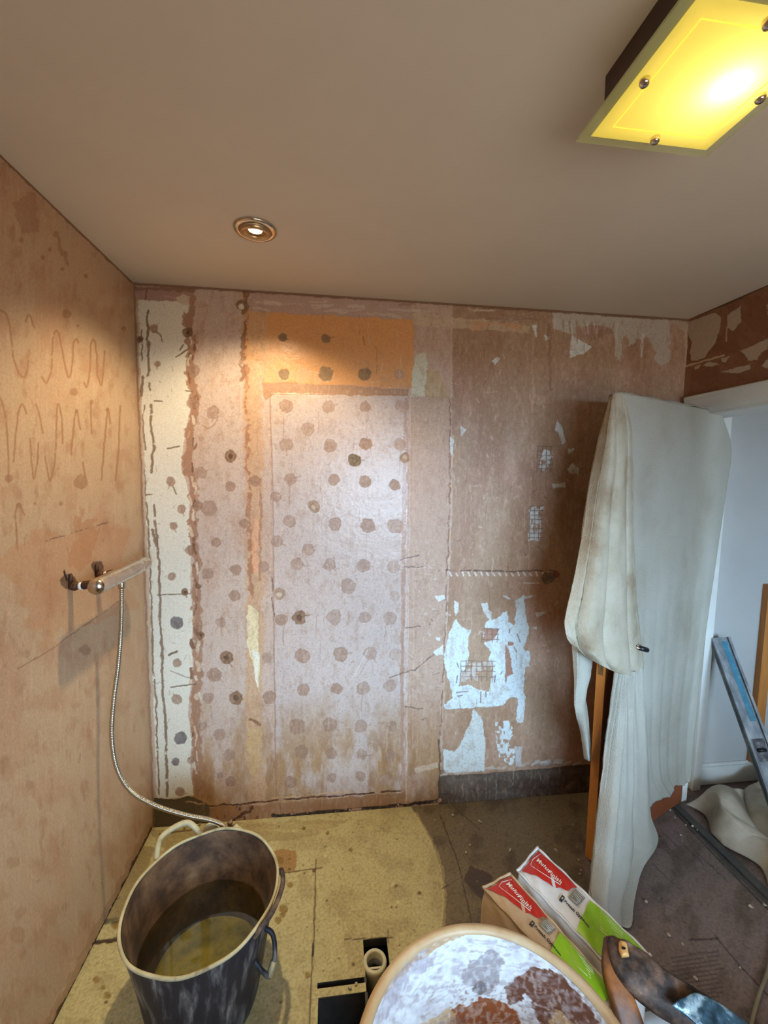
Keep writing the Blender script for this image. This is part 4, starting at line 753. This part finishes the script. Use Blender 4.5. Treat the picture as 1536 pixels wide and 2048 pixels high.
# =================================================================== PLASTER BAGS
BGZ=.35
def bag(name,fl_,fr_,nr,nl,label,paper):
    fl_,fr_,nr,nl=[np.array(v,float) for v in (fl_,fr_,nr,nl)]
    root=empty(name,(*((fl_+fr_+nr+nl)/4),0),label,'plaster bag','bags of finishing plaster beside the mixing tub')
    def xy(u,v): # u 0..1 far->near, v -1..1 left->right
        a=(v+1)/2; return (fl_*(1-a)+fr_*a)*(1-u)+(nl*(1-a)+nr*a)*u
    def top(u,v,off=0):
        q=xy(u,v); e=max(0,1-abs(v)**4); f=1-abs(2*u-1)**8
        z=BGZ-.012+.012*e*f+.0025*math.sin(u*17+v*3)*e+.0015*math.sin(u*41+v*9)*e
        return np.array([q[0],q[1],z+off])
    nu,nv=60,24; g_=np.zeros((nu,nv*2+30,3)); 
    # closed ring section: top, right side, bottom, left side
    th=np.linspace(0,2*np.pi,nv*2+30,endpoint=False)
    for i,u in enumerate(np.linspace(0,1,nu)):
        en=1-.10*abs(2*u-1)**10
        for j,t in enumerate(th):
            cc,ss=math.cos(t),math.sin(t); sv=math.copysign(abs(cc)**.22,cc); sz=math.copysign(abs(ss)**.16,ss)
            v=sv; 
            if sz>.9: p=top(u,max(-1,min(1,v)))
            else:
                q=xy(u,v*(1+.10*(1-sz*sz)*(1 if abs(v)>.9 else 1)*0.8)); z=(sz+1)/2*(BGZ-.012)+.003; p=np.array([q[0],q[1],z])
                cr=.003*math.sin(z*60+u*21); p[0]+=cr
            g_[i,j]=p
    me=grid_mesh(g_,True); bm=bmesh.new(); bm.from_mesh(me); bm.verts.ensure_lookup_table(); K=nv*2+30
    for base in (0,(nu-1)*K):
        try: bm.faces.new([bm.verts[base+i] for i in range(K)])
        except Exception: pass
    bmesh.ops.recalc_face_normals(bm,faces=bm.faces[:]); bm.to_mesh(me); bm.free()
    link('paper_sack',me,paper,root,True)
    # seam along both ends and the long edge
    for e,(ua,ub,vv) in enumerate(((0.0,1.0,.97),(0.0,1.0,-.97))):
        link('edge_seam',tube([top(u,vv,.002)+np.array([0,0,.002*math.sin(u*30)]) for u in np.linspace(ua,ub,40)],.0035,8),paper,root,True)
    pt=[top(-.01,v,.004) for v in np.linspace(-1,1,12)]; link('end_crimp',tube(pt,.0045,8),paper,root,True)
    pt=[top(1.01,v,.004) for v in np.linspace(-1,1,12)]; link('end_crimp',tube(pt,.0045,8),paper,root,True)
    def panel(nm,lo,hi,off,mat,par=root,n1=60,n2=14):
        # lo/hi: list of (u,v) polylines interpolated
        ul=np.array(lo);uh=np.array(hi);rows=[]
        for t in np.linspace(0,1,n1):
            a=np.array([np.interp(t,np.linspace(0,1,len(ul)),ul[:,k]) for k in (0,1)]); b=np.array([np.interp(t,np.linspace(0,1,len(uh)),uh[:,k]) for k in (0,1)])
            rows.append([top(*(a+(b-a)*w),off) for w in np.linspace(0,1,n2)])
        return link(nm,grid_mesh(np.array(rows)),mat,par,True)
    red=panel('red_print',[(.015,-.82),(.10,-.62),(.20,-.42),(.30,-.22),(.335,-.02),(.40,.18)],[(.015,.86),(.10,.86),(.20,.86),(.30,.86),(.37,.86),(.425,.82)],.0026,plain('red_print',(196,40,22),.45))
    grn=panel('green_print',[(.60,-.92),(.75,-.92),(.90,-.92),(.965,-.9)],[(.545,.80),(.72,.90),(.90,.9),(.965,.9)],.0026,noise_col('green_print',[(112,160,20),(146,196,28),(170,214,50)],6,.4,.1,60))
    Lb=np.linalg.norm((nl+nr)/2-(fl_+fr_)/2); wv_=np.linalg.norm(fr_-fl_)/2
    def text(body,u0,v0,size,mat,par,off=.0036,bold=0,sk=0,nm='lettering'):
        c=bpy.data.curves.new('t','FONT'); c.body=body; c.size=size; c.offset=bold; c.space_character=1.08
        to=bpy.data.objects.new('t',c); COL.objects.link(to); bpy.context.view_layer.update()
        me=bpy.data.meshes.new_from_object(to.evaluated_get(bpy.context.evaluated_depsgraph_get())); bpy.data.objects.remove(to)
        bm=bmesh.new(); bm.from_mesh(me); bmesh.ops.triangulate(bm,faces=bm.faces[:]); bm.to_mesh(me); bm.free()
        for v in me.vertices:
            x,y=v.co.x,v.co.y; v.co=Vector(top(u0+x/Lb,v0+(y+sk*x)/wv_,off))
        link(nm,me,mat,par)
    Wt=plain('white_print',(238,228,214),.5); Bk=plain('black_print',(34,32,34),.5); Or=plain('pale_red_print',(226,120,96),.5)
    text('MultiFinish',.065,.16,.0205,Wt,red,.0038,.0005)
    text('Thistle',.055,.62,.009,Or,red); text('25kg',.070,-.14,.010,Or,red)
    ln=[(.05,.70),(.035,.10),(.05,-.24),(.09,-.28),(.20,-.10),(.33,.12)]
    link('outline',tube([top(a,b,.0032) for a,b in ln],.0008,6),Wt,red)
    lg=empty_dummy=None
    text('British Gypsum',.425,-.44,.0125,Bk,root,.0030,.0005)
    # logo mark: angled square with a cut
    sq=[(.385,-.52),(.412,-.52),(.412,-.22),(.385,-.22)]; 
    link('logo_mark',mesh([top(a,b,.0032) for a,b in sq],[(0,1,2,3)]),Bk,root); link('logo_cut',mesh([top(a,b,.0036) for a,b in [(.392,-.36),(.405,-.42),(.405,-.28)]],[(0,1,2)]),paper,root)
    gp=panel('data_panel',[(.43,-.10),(.515,-.10)],[(.43,.66),(.515,.66)],.0028,noise_col('grey_print',[(110,110,98),(140,138,124)],30,.5),root,8,10)
    for i in range(6): link('data_line',tube([top(.438,.58-i*.12,.0034),top(.508,.58-i*.12,.0034)],.0006,5),Wt,gp)
    for i in range(7): link('text_line',tube([top(.64+.012*i,.72-i*.13,.0032),top(.83+.01*(i%3),.72-i*.13,.0032)],.0006,5),Wt,grn)
    return root
pap1=noise_col('white_paper_sack',[(206,204,198),(232,230,226)],9,.6,.5,40); pap2=noise_col('cream_dusty_paper_sack',[(190,160,124),(214,190,158)],9,.7,.5,40)
bag('plaster_bag',(1.434,-.715),(1.546,-.637),(1.690,-.985),(1.575,-1.045),'white sack of plaster with red and green print, nearest the draped door',pap1)
bag('plaster_bag',(1.300,-.758),(1.408,-.722),(1.540,-1.062),(1.478,-1.105),'cream dusty sack of plaster with red and green print, beside the tub rim',pap2)
# third pale sack on the floor between tub and wooden tool
q=on(1262,2036,2,.10)+np.array([.03,0,0])
vs=[]
for i,u in enumerate(np.linspace(-1,1,26)):
    r=[]
    for j,t in enumerate(np.linspace(0,2*np.pi,40,endpoint=False)):
        c_,s_=math.cos(t),math.sin(t); k=(1-abs(u)**6)*.9+.1
        x=.15*math.copysign(abs(c_)**.5,c_)*(.8+.2*k); z=.05+.045*math.copysign(abs(s_)**.6,s_)*k+.004*math.sin(9*u+5*t); r.append((q[0]+.045+x*.8+.0*u,q[1]-.10+u*.14,max(.004,z)))
    vs.append(r)
me=bm_fix(grid_mesh(np.array(vs),True))
o=link('paper_sack',me,noise_col('pale_blue_white_sack',[(200,214,226),(226,234,240)],8,.6,.4,40),None,True); tag(o,'pale crumpled paper sack on the floor behind the brown wooden arm','sack')
# =================================================================== WOODEN TOOL
def P3_(px,py,z): return on(px,py,2,z)
TL_=empty('wooden_tool',tuple(P3_(1228,1905,.40)),'wooden plasterers tool with two arms, one bare brown and one caked in plaster','tool')
def plank(name,rows,th_,mat,par,nsub=50,lump=0):
    # rows: (px,py,width_px_left, right) centre line via pixel pairs with z
    Lp=spline([P3_(a,b,z) for a,b,c,d_,z in rows],nsub); Rp=spline([P3_(c,d_,z) for a,b,c,d_,z in rows],nsub)
    G=[]
    for i in range(nsub):
        a,b=Lp[i],Rp[i]; w=b-a; up=np.array([0,0,1.]); 
        k=[a+w*0+up*-th_,a-w*.03+up*-th_*.5,a+w*.0,a+w*.12+up*.004]+[a+w*t+up*(.006+lump*math.sin(i*.9+t*9)) for t in (.25,.4,.55,.7)]+[a+w*.88+up*.004,b,b+w*.03-up*th_*.5,b-up*th_]
        G.append(k)
    me=grid_mesh(np.array(G),True); bm=bmesh.new(); bm.from_mesh(me); bm.verts.ensure_lookup_table(); K=12
    bm.faces.new([bm.verts[i] for i in range(K)]); bm.faces.new([bm.verts[(nsub-1)*K+i] for i in range(K)][::-1]); bmesh.ops.recalc_face_normals(bm,faces=bm.faces[:]); bm.to_mesh(me); bm.free()
    return link(name,me,mat,par,True)
plank('bare_arm',[(1207,1876,1232,1874,.41),(1205,1900,1242,1900,.41),(1206,1930,1256,1930,.40),(1222,1990,1266,1985,.375),(1238,2048,1288,2048,.34),(1262,2140,1312,2140,.28),(1300,2300,1352,2300,.15)],.03,M_wood,TL_)['label']='bare brown wooden arm'
pc=plank('caked_arm',[(1216,1874,1262,1886,.425),(1222,1912,1296,1908,.42),(1252,1956,1330,1938,.41),(1310,2004,1385,1972,.385),(1370,2040,1445,2010,.36),(1420,2080,1500,2048,.335),(1560,2200,1640,2150,.25),(1760,2360,1850,2300,.14)],.032,M_caked,TL_,70,.0018); pc['label']='dark arm caked in dried plaster'
pi_=plank('wood_insert',[(1238,1884,1254,1888,.437),(1238,1898,1256,1900,.436),(1244,1912,1258,1910,.434)],.006,M_ply,TL_,12)
link('peg_hole',bm_fix(grid_mesh(lathe([(.0001,.0005),(.004,.0004),(.0045,0)],16,None,tuple(P3_(1247,1896,.4445)),(1.3,.8)),True)),M_black,pi_)
vm=noise_col('wet_blue_grey_residue',[(24,46,60),(60,92,108),(170,196,205)],26,.15,.4,60,.2,6,(1,1,1),[.35,.55,.7])
plank('smeared_patch',[(1345,2010,1395,1985,.400),(1372,2028,1428,2000,.389),(1400,2052,1462,2022,.378),(1440,2085,1500,2050,.36)],.004,vm,pc,26,.002)
# =================================================================== CABLE
cb=spline([(1545,1900,.0),(1532,1950,.0),(1515,1995,.0),(1503,2045,.0),(1496,2100,0),(1490,2180,0)],6)
cp=[on(a,b,2,.007) for a,b,_ in [(1548,1880,0),(1536,1940,0),(1518,1990,0),(1504,2045,0),(1497,2100,0),(1490,2180,0)]]
tag(link('cable',tube(spline(cp,80),.005,10),M_cable,None,True),'beige cable curving across the dark floor at the lower right','cable')
# =================================================================== CRUMBS
cr=[(1112,1700),(1158,1720),(1162,1740),(1160,1748),(870,1640),(990,1590),(998,1587),(975,1592),(1008,1584),(1365,1888),(1292,1803),(1338,1870),(1390,1955),(1393,1958),(1505,1815),(1500,1812),(960,1643),(932,1705),(884,1642),(905,1630),(762,1655),(758,1660),(775,1683),(650,1690),(1350,1635),(1372,1650),(1385,1652),(1395,1660),(1362,1670),(1430,1670),(1530,1810),(1060,1588),(1030,1592),(940,1690),(700,1975),(712,1968),(1020,1700),(1340,1620),(1378,1640),(1480,1935)]
pro=None
for i,(a,b) in enumerate(cr):
    q=on(a,b,2,.004)
    if pro is None:
        bm=bmesh.new(); bmesh.ops.create_icosphere(bm,subdivisions=2,radius=.006)
        for v in bm.verts: v.co*=rnd.uniform(.75,1.25)
        me=bpy.data.meshes.new('crumb'); bm.to_mesh(me); bm.free(); o=link('plaster_crumb',me,M_crumb); pro=o
    else: o=pro.copy(); COL.objects.link(o)
    o.location=(q[0],q[1],.0045); k=rnd.uniform(.5,1.1); o.scale=(k*rnd.choice([1,1,2.0]),k*.8,k*.6); o.rotation_euler=(0,0,rnd.uniform(0,3.1))
    if 960<a<1070 and b<1600: lb='pale crumb of plaster lying at the foot of the bare back wall'
    elif a>1330: lb='pale crumb of plaster on the dark boards by the doorway'
    elif a<800: lb='pale crumb of plaster on the yellowish vinyl near the cut hole'
    else: lb='pale crumb of plaster on the brown floor behind the plaster sacks'
    tag(o,lb,'debris',lb+' group')
